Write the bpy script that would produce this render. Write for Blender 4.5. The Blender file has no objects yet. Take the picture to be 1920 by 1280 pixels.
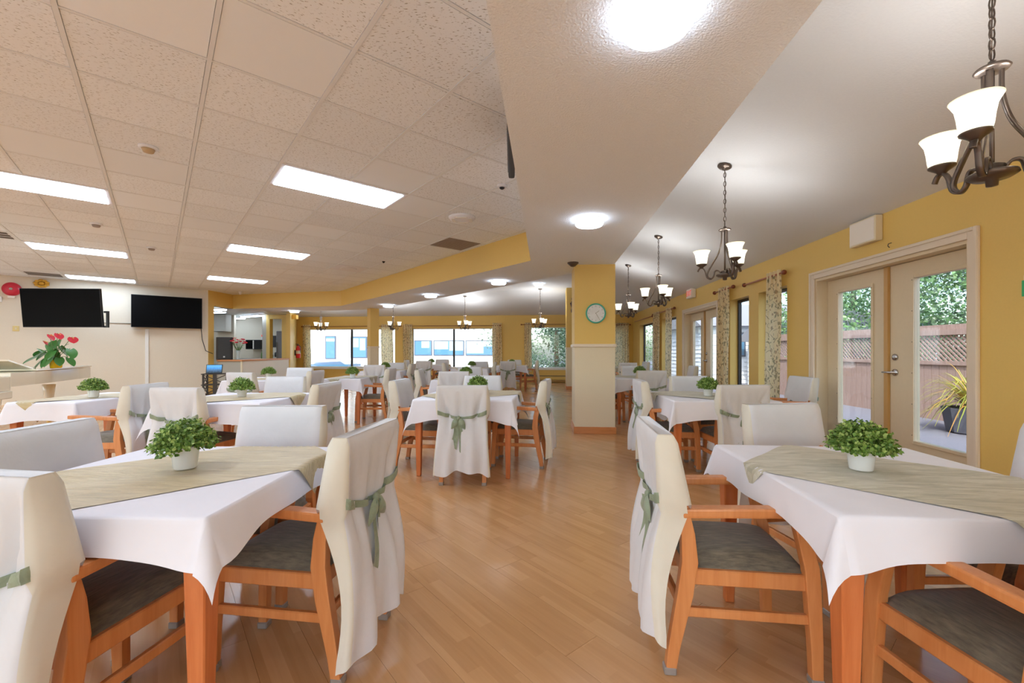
import bpy, bmesh, math, random
from math import sin, cos, pi, radians, sqrt, atan2
from mathutils import Vector, Matrix

SC = bpy.context.scene
COL = SC.collection

# ------------------------------------------------------------------ camera, world, sun, exposure
cam = bpy.data.cameras.new('camera')
cam.sensor_width = 36.0
cam.lens = 36.0 * 804 / 1920
cam.shift_y = 17.0 / 1920
cam.clip_start = 0.05
cam_o = bpy.data.objects.new('camera', cam)
cam_o.location = (0, 0, 1.2)
cam_o.rotation_euler = (pi / 2, 0, 0)
COL.objects.link(cam_o)
SC.camera = cam_o

world = bpy.data.worlds.new('world')
SC.world = world
world.use_nodes = True
wn = world.node_tree
sky = wn.nodes.new('ShaderNodeTexSky')
sky.sky_type = 'NISHITA'
sky.sun_disc = False
sky.sun_elevation = radians(48)
sky.sun_rotation = radians(205)
sky.air_density = 1.0
sky.dust_density = 2.5
wbg = wn.nodes['Background']
wbg.inputs['Strength'].default_value = 0.42
wn.links.new(sky.outputs[0], wbg.inputs['Color'])

sun = bpy.data.lights.new('sun', 'SUN')
sun.energy = 2.6
sun.angle = radians(3)
sun.color = (1.0, 0.96, 0.9)
sun_o = bpy.data.objects.new('sun', sun)
sun_o.rotation_euler = Vector((0.28, 0.70, -0.80)).to_track_quat('-Z', 'Y').to_euler()
sun_o.location = (0, -10, 20)
COL.objects.link(sun_o)

SC.view_settings.view_transform = 'Standard'
SC.view_settings.look = 'None'
SC.view_settings.gamma = 1.0
SC.view_settings.use_curve_mapping = False
SC.view_settings.exposure = 0.46
SC.cycles.use_denoising = True
SC.cycles.max_bounces = 10
SC.cycles.diffuse_bounces = 6
SC.cycles.glossy_bounces = 4
SC.cycles.transmission_bounces = 6
SC.cycles.transparent_max_bounces = 16
SC.cycles.sample_clamp_indirect = 6.0
SC.cycles.caustics_reflective = False
SC.cycles.caustics_refractive = False
PANEL_E = 12.0      # fluorescent diffusers
DISC_E = 9.0        # round soffit lamps
SHADE_E = 1.6       # chandelier shades
BULB_W = 6.0        # one bulb in each shade
BULB_FAR = 14.0

# ------------------------------------------------------------------ materials
def lin(c):
    return tuple(((v / 255) / 12.92 if v <= 10 else ((v / 255 + 0.055) / 1.055) ** 2.4) for v in c)

MATS = {}
def mat(name, rgb, rough=0.6, metal=0.0, spec=0.5, coat=0.0, sheen=0.0, emit=0.0, ecol=None, trans=0.0):
    m = bpy.data.materials.new(name)
    m.use_nodes = True
    b = m.node_tree.nodes['Principled BSDF']
    b.inputs['Base Color'].default_value = (*lin(rgb), 1)
    b.inputs['Roughness'].default_value = rough
    b.inputs['Metallic'].default_value = metal
    b.inputs['Specular IOR Level'].default_value = spec
    b.inputs['Coat Weight'].default_value = coat
    b.inputs['Sheen Weight'].default_value = sheen
    b.inputs['Transmission Weight'].default_value = trans
    if emit:
        b.inputs['Emission Color'].default_value = (*lin(ecol or rgb), 1)
        b.inputs['Emission Strength'].default_value = emit
    MATS[name] = m
    return m

def N(m, t, **kw):
    n = m.node_tree.nodes.new(t)
    for k, v in kw.items():
        setattr(n, k, v)
    return n

def L(m, a, b):
    m.node_tree.links.new(a, b)

def bsdf(m):
    return m.node_tree.nodes['Principled BSDF']

def ramp(m, stops):
    r = N(m, 'ShaderNodeValToRGB')
    e = r.color_ramp.elements
    while len(e) > 1:
        e.remove(e[-1])
    for i, (p, c) in enumerate(stops):
        el = e[0] if i == 0 else e.new(p)
        el.position = p
        el.color = (*c, 1) if len(c) == 3 else c
    return r

def coords(m, scale=(1, 1, 1), kind='Object', rot=(0, 0, 0)):
    tc = N(m, 'ShaderNodeTexCoord')
    mp = N(m, 'ShaderNodeMapping')
    mp.inputs['Scale'].default_value = scale
    mp.inputs['Rotation'].default_value = rot
    L(m, tc.outputs[kind], mp.inputs['Vector'])
    return mp.outputs['Vector']

def noise(m, vec, scale, detail=3, rough=0.5, dist=0.0):
    n = N(m, 'ShaderNodeTexNoise')
    n.inputs['Scale'].default_value = scale
    n.inputs['Detail'].default_value = detail
    n.inputs['Roughness'].default_value = rough
    n.inputs['Distortion'].default_value = dist
    L(m, vec, n.inputs['Vector'])
    return n

def bump(m, fac, strength, dist=0.01):
    b = N(m, 'ShaderNodeBump')
    b.inputs['Strength'].default_value = strength
    b.inputs['Distance'].default_value = dist
    L(m, fac, b.inputs['Height'])
    L(m, b.outputs['Normal'], bsdf(m).inputs['Normal'])

def bumpy(name, rgb, scale, strength, dist=0.01, detail=3, vary=0.06, **kw):
    m = mat(name, rgb, **kw)
    v = coords(m)
    n = noise(m, v, scale, detail)
    c = lin(rgb)
    r = ramp(m, [(0.3, tuple(x * (1 - vary) for x in c)), (0.7, tuple(min(1, x * (1 + vary)) for x in c))])
    L(m, n.outputs['Fac'], r.inputs['Fac'])
    L(m, r.outputs['Color'], bsdf(m).inputs['Base Color'])
    bump(m, n.outputs['Fac'], strength, dist)
    return m

# painted surfaces
M_YEL = bumpy('yellow_paint', (226, 192, 108), 60, 0.05, vary=0.012, rough=0.55)
M_CREAM = bumpy('cream_paint', (226, 214, 186), 60, 0.05, vary=0.012, rough=0.55)
M_TVWALL = bumpy('ivory_paint', (226, 216, 196), 40, 0.05, vary=0.012, rough=0.5)
M_DOOR = bumpy('almond_door_paint', (222, 205, 174), 30, 0.03, vary=0.012, rough=0.4)
M_TRIM = mat('pale_trim_paint', (228, 214, 194), rough=0.4)
M_WHITE = mat('white_paint', (236, 236, 232), rough=0.45)
M_POP = bumpy('textured_ceiling', (236, 240, 244), 95, 0.55, dist=0.012, detail=4, vary=0.02, rough=0.85)
M_VAULT = bumpy('vault_ceiling', (216, 217, 219), 70, 0.18, dist=0.008, detail=4, vary=0.012, rough=0.85)
M_GRID = mat('ceiling_grid_metal', (230, 233, 236), rough=0.5)
M_SUB = mat('dark_void', (60, 52, 46), rough=0.9)

def tile_mat(name, pits):
    m = mat(name, (240, 245, 250), rough=0.9)
    v = coords(m, (1, 1, 1))
    oi = N(m, 'ShaderNodeObjectInfo')
    add = N(m, 'ShaderNodeVectorMath', operation='ADD')
    sc = N(m, 'ShaderNodeVectorMath', operation='SCALE')
    cmb = N(m, 'ShaderNodeCombineXYZ')
    L(m, oi.outputs['Random'], cmb.inputs[0]); L(m, oi.outputs['Random'], cmb.inputs[1])
    L(m, cmb.outputs[0], sc.inputs[0]); sc.inputs['Scale'].default_value = 37
    L(m, v, add.inputs[0]); L(m, sc.outputs[0], add.inputs[1])
    c = lin((240, 245, 250))
    tint = ramp(m, [(0, tuple(x * .955 for x in c)), (.5, c), (1, tuple(min(1, x * 1.035) for x in c))])
    L(m, oi.outputs['Random'], tint.inputs['Fac'])
    if pits:
        st = N(m, 'ShaderNodeMapping')
        st.inputs['Scale'].default_value = (48, 130, 90)
        st.inputs['Rotation'].default_value = (0, 0, .35)
        L(m, add.outputs[0], st.inputs['Vector'])
        n = noise(m, st.outputs['Vector'], 1.0, 1.5, .55)
        r = ramp(m, [(0.0, (0.25, 0.22, 0.2)), (0.32, (0.5, 0.46, 0.42)), (0.39, (1, 1, 1))])
        L(m, n.outputs['Fac'], r.inputs['Fac'])
        mx = N(m, 'ShaderNodeMixRGB', blend_type='MULTIPLY')
        mx.inputs['Fac'].default_value = 0.95
        L(m, tint.outputs['Color'], mx.inputs[1]); L(m, r.outputs['Color'], mx.inputs[2])
        L(m, mx.outputs[0], bsdf(m).inputs['Base Color'])
        bump(m, r.outputs['Color'], 0.4, 0.004)
    else:
        L(m, tint.outputs['Color'], bsdf(m).inputs['Base Color'])
    return m
M_TILE = tile_mat('fissured_tile', True)
M_TILE2 = tile_mat('plain_tile', False)

def plank_mat():
    m = mat('honey_plank', (206, 152, 98), rough=0.3, spec=0.6, coat=0.2)
    bsdf(m).inputs['Coat Roughness'].default_value = 0.22
    oi = N(m, 'ShaderNodeObjectInfo')
    ge = N(m, 'ShaderNodeNewGeometry')
    add = N(m, 'ShaderNodeMath', operation='ADD')
    fr = N(m, 'ShaderNodeMath', operation='FRACT')
    L(m, oi.outputs['Random'], add.inputs[0]); L(m, ge.outputs['Random Per Island'], add.inputs[1])
    L(m, add.outputs[0], fr.inputs[0])
    v = coords(m, (1.6, 26, 1))
    cmb = N(m, 'ShaderNodeCombineXYZ')
    mul = N(m, 'ShaderNodeMath', operation='MULTIPLY'); mul.inputs[1].default_value = 61
    L(m, fr.outputs[0], mul.inputs[0]); L(m, mul.outputs[0], cmb.inputs[0]); L(m, mul.outputs[0], cmb.inputs[1])
    va = N(m, 'ShaderNodeVectorMath', operation='ADD')
    L(m, v, va.inputs[0]); L(m, cmb.outputs[0], va.inputs[1])
    n = noise(m, va.outputs[0], 1.4, 4, .6, .6)
    # three narrow strips printed across each board
    tc = N(m, 'ShaderNodeTexCoord'); sp = N(m, 'ShaderNodeSeparateXYZ')
    L(m, tc.outputs['Object'], sp.inputs[0])
    wn_ = N(m, 'ShaderNodeTexWhiteNoise', noise_dimensions='2D')
    my = N(m, 'ShaderNodeMath', operation='MULTIPLY'); my.inputs[1].default_value = 1 / .0633
    fl = N(m, 'ShaderNodeMath', operation='FLOOR')
    L(m, sp.outputs[1], my.inputs[0]); L(m, my.outputs[0], fl.inputs[0])
    mx_ = N(m, 'ShaderNodeMath', operation='MULTIPLY'); mx_.inputs[1].default_value = 2.2
    adx = N(m, 'ShaderNodeMath', operation='ADD')
    L(m, sp.outputs[0], mx_.inputs[0])
    half = N(m, 'ShaderNodeMath', operation='MULTIPLY'); half.inputs[1].default_value = .37
    L(m, fl.outputs[0], half.inputs[0]); L(m, mx_.outputs[0], adx.inputs[0]); L(m, half.outputs[0], adx.inputs[1])
    flx = N(m, 'ShaderNodeMath', operation='FLOOR'); L(m, adx.outputs[0], flx.inputs[0])
    c2 = N(m, 'ShaderNodeCombineXYZ')
    ad2 = N(m, 'ShaderNodeMath', operation='ADD')
    L(m, fl.outputs[0], ad2.inputs[0]); L(m, mul.outputs[0], ad2.inputs[1])
    L(m, ad2.outputs[0], c2.inputs[0]); L(m, flx.outputs[0], c2.inputs[1])
    L(m, c2.outputs[0], wn_.inputs['Vector'])
    a, b_, c_ = lin((188, 140, 92)), lin((200, 152, 103)), lin((210, 163, 115))
    r = ramp(m, [(0.2, a), (0.5, b_), (0.8, c_)])
    mix = N(m, 'ShaderNodeMath', operation='MULTIPLY_ADD')
    mix.inputs[1].default_value = .62
    sc2 = N(m, 'ShaderNodeMath', operation='MULTIPLY'); sc2.inputs[1].default_value = .36
    L(m, wn_.outputs['Value'], sc2.inputs[0])
    L(m, n.outputs['Fac'], mix.inputs[0]); L(m, sc2.outputs[0], mix.inputs[2])
    L(m, mix.outputs[0], r.inputs['Fac'])
    L(m, r.outputs['Color'], bsdf(m).inputs['Base Color'])
    rr = N(m, 'ShaderNodeMapRange')
    rr.inputs['To Min'].default_value = .17; rr.inputs['To Max'].default_value = .27
    L(m, n.outputs['Fac'], rr.inputs['Value']); L(m, rr.outputs[0], bsdf(m).inputs['Roughness'])
    return m
M_PLANK = plank_mat()

def wood_mat(name, c1, c2, sc=(14, 14, 1.2), rough=0.35):
    m = mat(name, c1, rough=rough, coat=0.15)
    v = coords(m, sc)
    n = noise(m, v, 2.2, 4, .6, .8)
    r = ramp(m, [(0.3, lin(c2)), (0.65, lin(c1))])
    L(m, n.outputs['Fac'], r.inputs['Fac'])
    L(m, r.outputs['Color'], bsdf(m).inputs['Base Color'])
    return m
M_OAK = wood_mat('orange_beech', (218, 146, 88), (204, 128, 70))
M_TLEG = wood_mat('table_beech', (212, 126, 72), (196, 106, 54))
M_OAKEDGE = wood_mat('counter_wood', (206, 138, 84), (188, 120, 66), (1.5, 14, 14))
M_DARKW = wood_mat('espresso_wood', (58, 50, 44), (44, 38, 34), rough=.5)

def fabric(name, rgb, wrinkle=6, strength=0.25, vary=0.03, rough=0.85, sheen=0.2, trans=0.0):
    m = mat(name, rgb, rough=rough, sheen=sheen)
    v = coords(m)
    n = noise(m, v, wrinkle, 4, .55, .4)
    c = lin(rgb)
    r = ramp(m, [(.3, tuple(x * (1 - vary) for x in c)), (.7, tuple(min(1, x * (1 + vary)) for x in c))])
    L(m, n.outputs['Fac'], r.inputs['Fac'])
    L(m, r.outputs['Color'], bsdf(m).inputs['Base Color'])
    bump(m, n.outputs['Fac'], strength, .02)
    if trans:
        t = N(m, 'ShaderNodeBsdfTranslucent')
        t.inputs['Color'].default_value = (*c, 1)
        ms = N(m, 'ShaderNodeMixShader'); ms.inputs[0].default_value = trans
        out = m.node_tree.nodes['Material Output']
        L(m, bsdf(m).outputs[0], ms.inputs[1]); L(m, t.outputs[0], ms.inputs[2])
        L(m, ms.outputs[0], out.inputs['Surface'])
    return m
M_COVER = fabric('white_cover_fabric', (236, 238, 242), 7, .3, trans=.18)
M_COVERLIT = fabric('warm_lit_cover_side', (236, 233, 218), 7, .25, trans=.18)  # same white fabric; light glowing through the sides painted as cream
M_CLOTH = fabric('white_table_linen', (234, 234, 242), 4, .2)
M_SASH = fabric('sage_sash', (152, 166, 140), 24, .5, vary=.14, rough=.5, sheen=.3, trans=.15)

def runner_mat(name, c1, c2, c3):
    m = mat(name, c1, rough=0.42, sheen=0.25, spec=.5)
    v = coords(m, (3.2, 22, 8), rot=(0, 0, .06))
    n = noise(m, v, 1.6, 4, .62, 1.3)
    r = ramp(m, [(.32, lin(c2)), (.5, lin(c1)), (.7, lin(c3))])
    L(m, n.outputs['Fac'], r.inputs['Fac'])
    L(m, r.outputs['Color'], bsdf(m).inputs['Base Color'])
    bump(m, n.outputs['Fac'], .55, .012)
    return m
M_RUN_BEIGE = runner_mat('beige_brocade', (196, 178, 134), (178, 160, 116), (210, 194, 152))
M_RUN_SHEEN = runner_mat('sheen_brocade', (196, 190, 166), (166, 162, 136), (220, 216, 198))  # same brocade, its pale sheen painted into the colour

def seat_mat():
    m = mat('olive_grey_upholstery', (92, 84, 70), rough=.75, sheen=.3)
    v = coords(m, (60, 9, 30))
    n = noise(m, v, 2.0, 4, .6)
    r = ramp(m, [(.3, lin((84, 78, 66))), (.7, lin((128, 119, 100)))])
    L(m, n.outputs['Fac'], r.inputs['Fac'])
    L(m, r.outputs['Color'], bsdf(m).inputs['Base Color'])
    bump(m, n.outputs['Fac'], .3, .006)
    return m
M_SEAT = seat_mat()
M_CAP = mat('clear_grey_foot_cap', (150, 140, 132), rough=.25, spec=.6)
M_POT = mat('white_ceramic', (238, 240, 240), rough=.25)
M_SOIL = mat('dark_soil', (62, 52, 40), rough=.95)

def leaf_mat(name, a, b, c, rough=.5, trans=.25):
    m = mat(name, b, rough=rough)
    g = N(m, 'ShaderNodeNewGeometry')
    r = ramp(m, [(0, lin(a)), (.5, lin(b)), (1, lin(c))])
    L(m, g.outputs['Random Per Island'], r.inputs['Fac'])
    L(m, r.outputs['Color'], bsdf(m).inputs['Base Color'])
    if trans:
        t = N(m, 'ShaderNodeBsdfTranslucent')
        L(m, r.outputs['Color'], t.inputs['Color'])
        ms = N(m, 'ShaderNodeMixShader'); ms.inputs[0].default_value = trans
        L(m, bsdf(m).outputs[0], ms.inputs[1]); L(m, t.outputs[0], ms.inputs[2])
        L(m, ms.outputs[0], m.node_tree.nodes['Material Output'].inputs['Surface'])
    return m
M_BOX = leaf_mat('boxwood_leaf', (74, 112, 38), (120, 156, 64), (184, 206, 118))
M_TREE_D = leaf_mat('conifer_leaf', (72, 98, 82), (104, 132, 104), (146, 170, 138))
M_TREE_L = leaf_mat('broad_leaf', (92, 132, 84), (130, 170, 112), (176, 206, 150))
M_ANTH = leaf_mat('anthurium_leaf', (36, 92, 44), (54, 116, 48), (92, 146, 60), rough=.3, trans=.1)
M_LILY = leaf_mat('lily_leaf', (150, 160, 70), (190, 190, 90), (206, 150, 84))
M_STEM = mat('green_stem', (96, 128, 64), rough=.6)
M_BARK = bumpy('bark', (92, 76, 62), 20, .6, vary=.15, rough=.9)
M_RED = mat('red_petal', (214, 46, 66), rough=.35)
M_PINK = mat('pink_petal', (238, 190, 170), rough=.5)
M_YPOT = mat('yellow_foil_pot', (240, 206, 20), rough=.25)
M_BRONZE = mat('bronze_metal', (104, 92, 84), rough=.35, metal=.8)
M_CHROME = mat('satin_chrome', (190, 192, 196), rough=.2, metal=1.0)
M_BLACK = mat('screen_black', (4, 4, 5), rough=.6, spec=.1)
M_BEZEL = mat('black_plastic', (24, 24, 26), rough=.4)
M_DKGREY = mat('dark_grey_plastic', (58, 56, 56), rough=.55)
M_GREY = mat('grey_panel', (178, 174, 162), rough=.6)
M_FRIDGE = mat('fridge_grey', (150, 158, 172), rough=.35)
M_BELLRED = mat('alarm_red', (206, 44, 66), rough=.35)
M_EXTRED = mat('extinguisher_red', (216, 32, 40), rough=.3)
M_GOLD = mat('gold_ornament', (224, 170, 60), rough=.35, metal=.4)
M_SWITCH = mat('beige_switch', (226, 206, 140), rough=.5)
M_VENT = mat('brown_grille', (158, 144, 134), rough=.6)
M_VENTD = mat('dark_vent_slot', (96, 86, 78), rough=.8)
M_DIFF = mat('white_diffuser', (232, 232, 236), rough=.5)
M_WINF = mat('black_window_frame', (34, 34, 38), rough=.45)
M_MAPLE = mat('astragal_wood', (200, 156, 92), rough=.4)
M_RODW = mat('rose_curtain_rod', (176, 112, 84), rough=.4)
M_FINIAL = wood_mat('finial_wood', (140, 66, 30), (104, 44, 20), (8, 8, 8))
M_PIANO = mat('ivory_piano_lacquer', (236, 232, 214), rough=.12, coat=.6)
M_BRASS = mat('brass', (206, 160, 84), rough=.3, metal=.8)
M_KEYS = mat('piano_key_white', (244, 244, 240), rough=.2)
M_STEEL = mat('steel', (170, 172, 176), rough=.3, metal=.8)
M_ASPH = bumpy('asphalt', (128, 126, 136), 120, .3, vary=.12, rough=.95)
M_FENCE = wood_mat('painted_fence', (184, 156, 146), (166, 138, 128), (14, 14, 1.2), rough=.8)
M_SIDING = mat('white_siding', (236, 240, 246), rough=.7)
M_STUCCO = mat('white_stucco', (246, 248, 246), rough=.9)
M_PANE = mat('blue_pane', (88, 134, 166), rough=.15)
M_BLIND = mat('pale_blind', (168, 196, 206), rough=.6)
M_GFRAME = mat('grey_window_frame', (84, 92, 110), rough=.5)
M_CAR = mat('silver_blue_car_paint', (112, 134, 166), rough=.25, coat=.5)
M_TYRE = mat('tyre_rubber', (36, 36, 38), rough=.8)
M_GREEN = mat('green_card', (60, 178, 110), rough=.5)
M_TEAL = mat('teal_clock_rim', (70, 176, 150), rough=.4)
M_CFACE = bumpy('clock_face', (226, 226, 224), 14, .02, vary=.06, rough=.5)
M_SIGNW = mat('sign_white', (240, 232, 222), rough=.5)
M_SIGNR = mat('sign_red', (232, 96, 84), rough=.5, emit=.5, ecol=(232, 96, 84))
M_POSTER = mat('paper_white', (226, 228, 232), rough=.6)
M_CARVED = mat('carved_dark_wood', (74, 40, 26), rough=.6)
M_PANEL = mat('fluorescent_diffuser', (255, 255, 250), emit=PANEL_E, ecol=(214, 233, 255))
M_DISC = mat('disc_diffuser', (255, 255, 255), emit=DISC_E, ecol=(222, 237, 255))
M_PLANTER = mat('slate_planter', (96, 98, 112), rough=.8)
M_ROOF = mat('grey_roof', (150, 150, 156), rough=.9)

def shade_mat():
    m = mat('alabaster_shade', (250, 246, 230), rough=.35)
    tc = N(m, 'ShaderNodeTexCoord'); sp = N(m, 'ShaderNodeSeparateXYZ')
    L(m, tc.outputs['Generated'], sp.inputs[0])
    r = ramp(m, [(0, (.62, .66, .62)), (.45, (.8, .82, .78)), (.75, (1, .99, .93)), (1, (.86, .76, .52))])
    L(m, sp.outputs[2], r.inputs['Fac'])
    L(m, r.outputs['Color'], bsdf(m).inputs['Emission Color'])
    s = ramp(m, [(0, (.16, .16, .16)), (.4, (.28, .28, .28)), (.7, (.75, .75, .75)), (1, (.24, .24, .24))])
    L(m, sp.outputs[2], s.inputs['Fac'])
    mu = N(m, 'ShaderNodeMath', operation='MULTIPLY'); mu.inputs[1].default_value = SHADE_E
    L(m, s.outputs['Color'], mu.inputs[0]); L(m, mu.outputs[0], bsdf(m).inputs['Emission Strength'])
    t = N(m, 'ShaderNodeBsdfTranslucent'); t.inputs['Color'].default_value = (.95, .95, .92, 1)
    ms = N(m, 'ShaderNodeMixShader'); ms.inputs[0].default_value = .4
    L(m, bsdf(m).outputs[0], ms.inputs[1]); L(m, t.outputs[0], ms.inputs[2]); L(m, ms.outputs[0], m.node_tree.nodes['Material Output'].inputs['Surface'])
    return m
M_SHADE = shade_mat()

def glass_mat():
    m = bpy.data.materials.new('window_glass'); m.use_nodes = True
    nt = m.node_tree
    nt.nodes.remove(nt.nodes['Principled BSDF'])
    t = nt.nodes.new('ShaderNodeBsdfTransparent'); t.inputs[0].default_value = (.93, .97, .98, 1)
    g = nt.nodes.new('ShaderNodeBsdfGlossy'); g.inputs['Roughness'].default_value = .02
    f = nt.nodes.new('ShaderNodeLayerWeight'); f.inputs['Blend'].default_value = .5
    pw = nt.nodes.new('ShaderNodeMath'); pw.operation = 'POWER'; pw.inputs[1].default_value = 5.0
    ma = nt.nodes.new('ShaderNodeMath'); ma.operation = 'MULTIPLY_ADD'; ma.inputs[1].default_value = .5; ma.inputs[2].default_value = .03
    nt.links.new(f.outputs['Facing'], pw.inputs[0]); nt.links.new(pw.outputs[0], ma.inputs[0])
    ms = nt.nodes.new('ShaderNodeMixShader')
    nt.links.new(ma.outputs[0], ms.inputs[0]); nt.links.new(t.outputs[0], ms.inputs[1]); nt.links.new(g.outputs[0], ms.inputs[2])
    nt.links.new(ms.outputs[0], nt.nodes['Material Output'].inputs['Surface'])
    return m
M_GLASS = glass_mat()

def curtain_mat():
    m = fabric('leaf_print_curtain', (246, 234, 198), 6, .2, trans=.4)
    tc = N(m, 'ShaderNodeTexCoord')
    # leaves: stretched voronoi cells, kept where their random value is high
    dn = N(m, 'ShaderNodeTexNoise'); dn.inputs['Scale'].default_value = 9
    L(m, tc.outputs['Object'], dn.inputs['Vector'])
    mxv = N(m, 'ShaderNodeMixRGB'); mxv.inputs['Fac'].default_value = .06
    L(m, tc.outputs['Object'], mxv.inputs[1]); L(m, dn.outputs['Color'], mxv.inputs[2])
    cols = []
    for k, (sc, rot, th) in enumerate([((26, 26, 11), .5, .27), ((22, 22, 10), -.7, .25)]):
        mp = N(m, 'ShaderNodeMapping'); mp.inputs['Rotation'].default_value = (rot, rot * .7, 0)
        mp.inputs['Scale'].default_value = sc; mp.inputs['Location'].default_value = (k * 3.3, 0, k * 1.7)
        L(m, mxv.outputs[0], mp.inputs['Vector'])
        vo = N(m, 'ShaderNodeTexVoronoi'); vo.inputs['Scale'].default_value = 1.0
        L(m, mp.outputs['Vector'], vo.inputs['Vector'])
        lt = N(m, 'ShaderNodeMath', operation='LESS_THAN'); lt.inputs[1].default_value = th
        L(m, vo.outputs['Distance'], lt.inputs[0])
        cols.append((lt, vo))
    base = bsdf(m).inputs['Base Color'].links[0].from_socket
    cur = base
    for (lt, vo), c in zip(cols, [(96, 98, 56), (150, 108, 62)]):
        mx = N(m, 'ShaderNodeMixRGB'); mx.inputs[2].default_value = (*lin(c), 1)
        L(m, lt.outputs[0], mx.inputs['Fac']); L(m, cur, mx.inputs[1])
        cur = mx.outputs[0]
    wv = N(m, 'ShaderNodeTexNoise'); wv.inputs['Scale'].default_value = 7; wv.inputs['Detail'].default_value = 1
    L(m, tc.outputs['Object'], wv.inputs['Vector'])
    sb = N(m, 'ShaderNodeMath', operation='SUBTRACT'); sb.inputs[1].default_value = .5
    ab = N(m, 'ShaderNodeMath', operation='ABSOLUTE'); l2 = N(m, 'ShaderNodeMath', operation='LESS_THAN'); l2.inputs[1].default_value = .012
    L(m, wv.outputs['Fac'], sb.inputs[0]); L(m, sb.outputs[0], ab.inputs[0]); L(m, ab.outputs[0], l2.inputs[0])
    mx = N(m, 'ShaderNodeMixRGB'); mx.inputs[2].default_value = (*lin((128, 112, 66)), 1)
    L(m, l2.outputs[0], mx.inputs['Fac']); L(m, cur, mx.inputs[1])
    L(m, mx.outputs[0], bsdf(m).inputs['Base Color'])
    return m
M_CURTAIN = curtain_mat()

def picture_mat():
    m = mat('blue_screen_picture', (70, 130, 190), rough=.3)
    v = coords(m, (1, 1, 1), 'Generated')
    sp = N(m, 'ShaderNodeSeparateXYZ'); L(m, v, sp.inputs[0])
    n = noise(m, v, 7, 4)
    ad = N(m, 'ShaderNodeMath', operation='MULTIPLY_ADD'); ad.inputs[1].default_value = .5
    L(m, n.outputs['Fac'], ad.inputs[0]); L(m, sp.outputs[2], ad.inputs[2])
    r = ramp(m, [(.3, lin((40, 56, 70))), (.6, lin((70, 110, 150))), (.8, lin((60, 140, 210))), (1, lin((90, 170, 230)))])
    L(m, ad.outputs[0], r.inputs['Fac'])
    L(m, r.outputs['Color'], bsdf(m).inputs['Base Color']); L(m, r.outputs['Color'], bsdf(m).inputs['Emission Color'])
    bsdf(m).inputs['Emission Strength'].default_value = .35
    return m
M_PICT = picture_mat()

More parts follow.
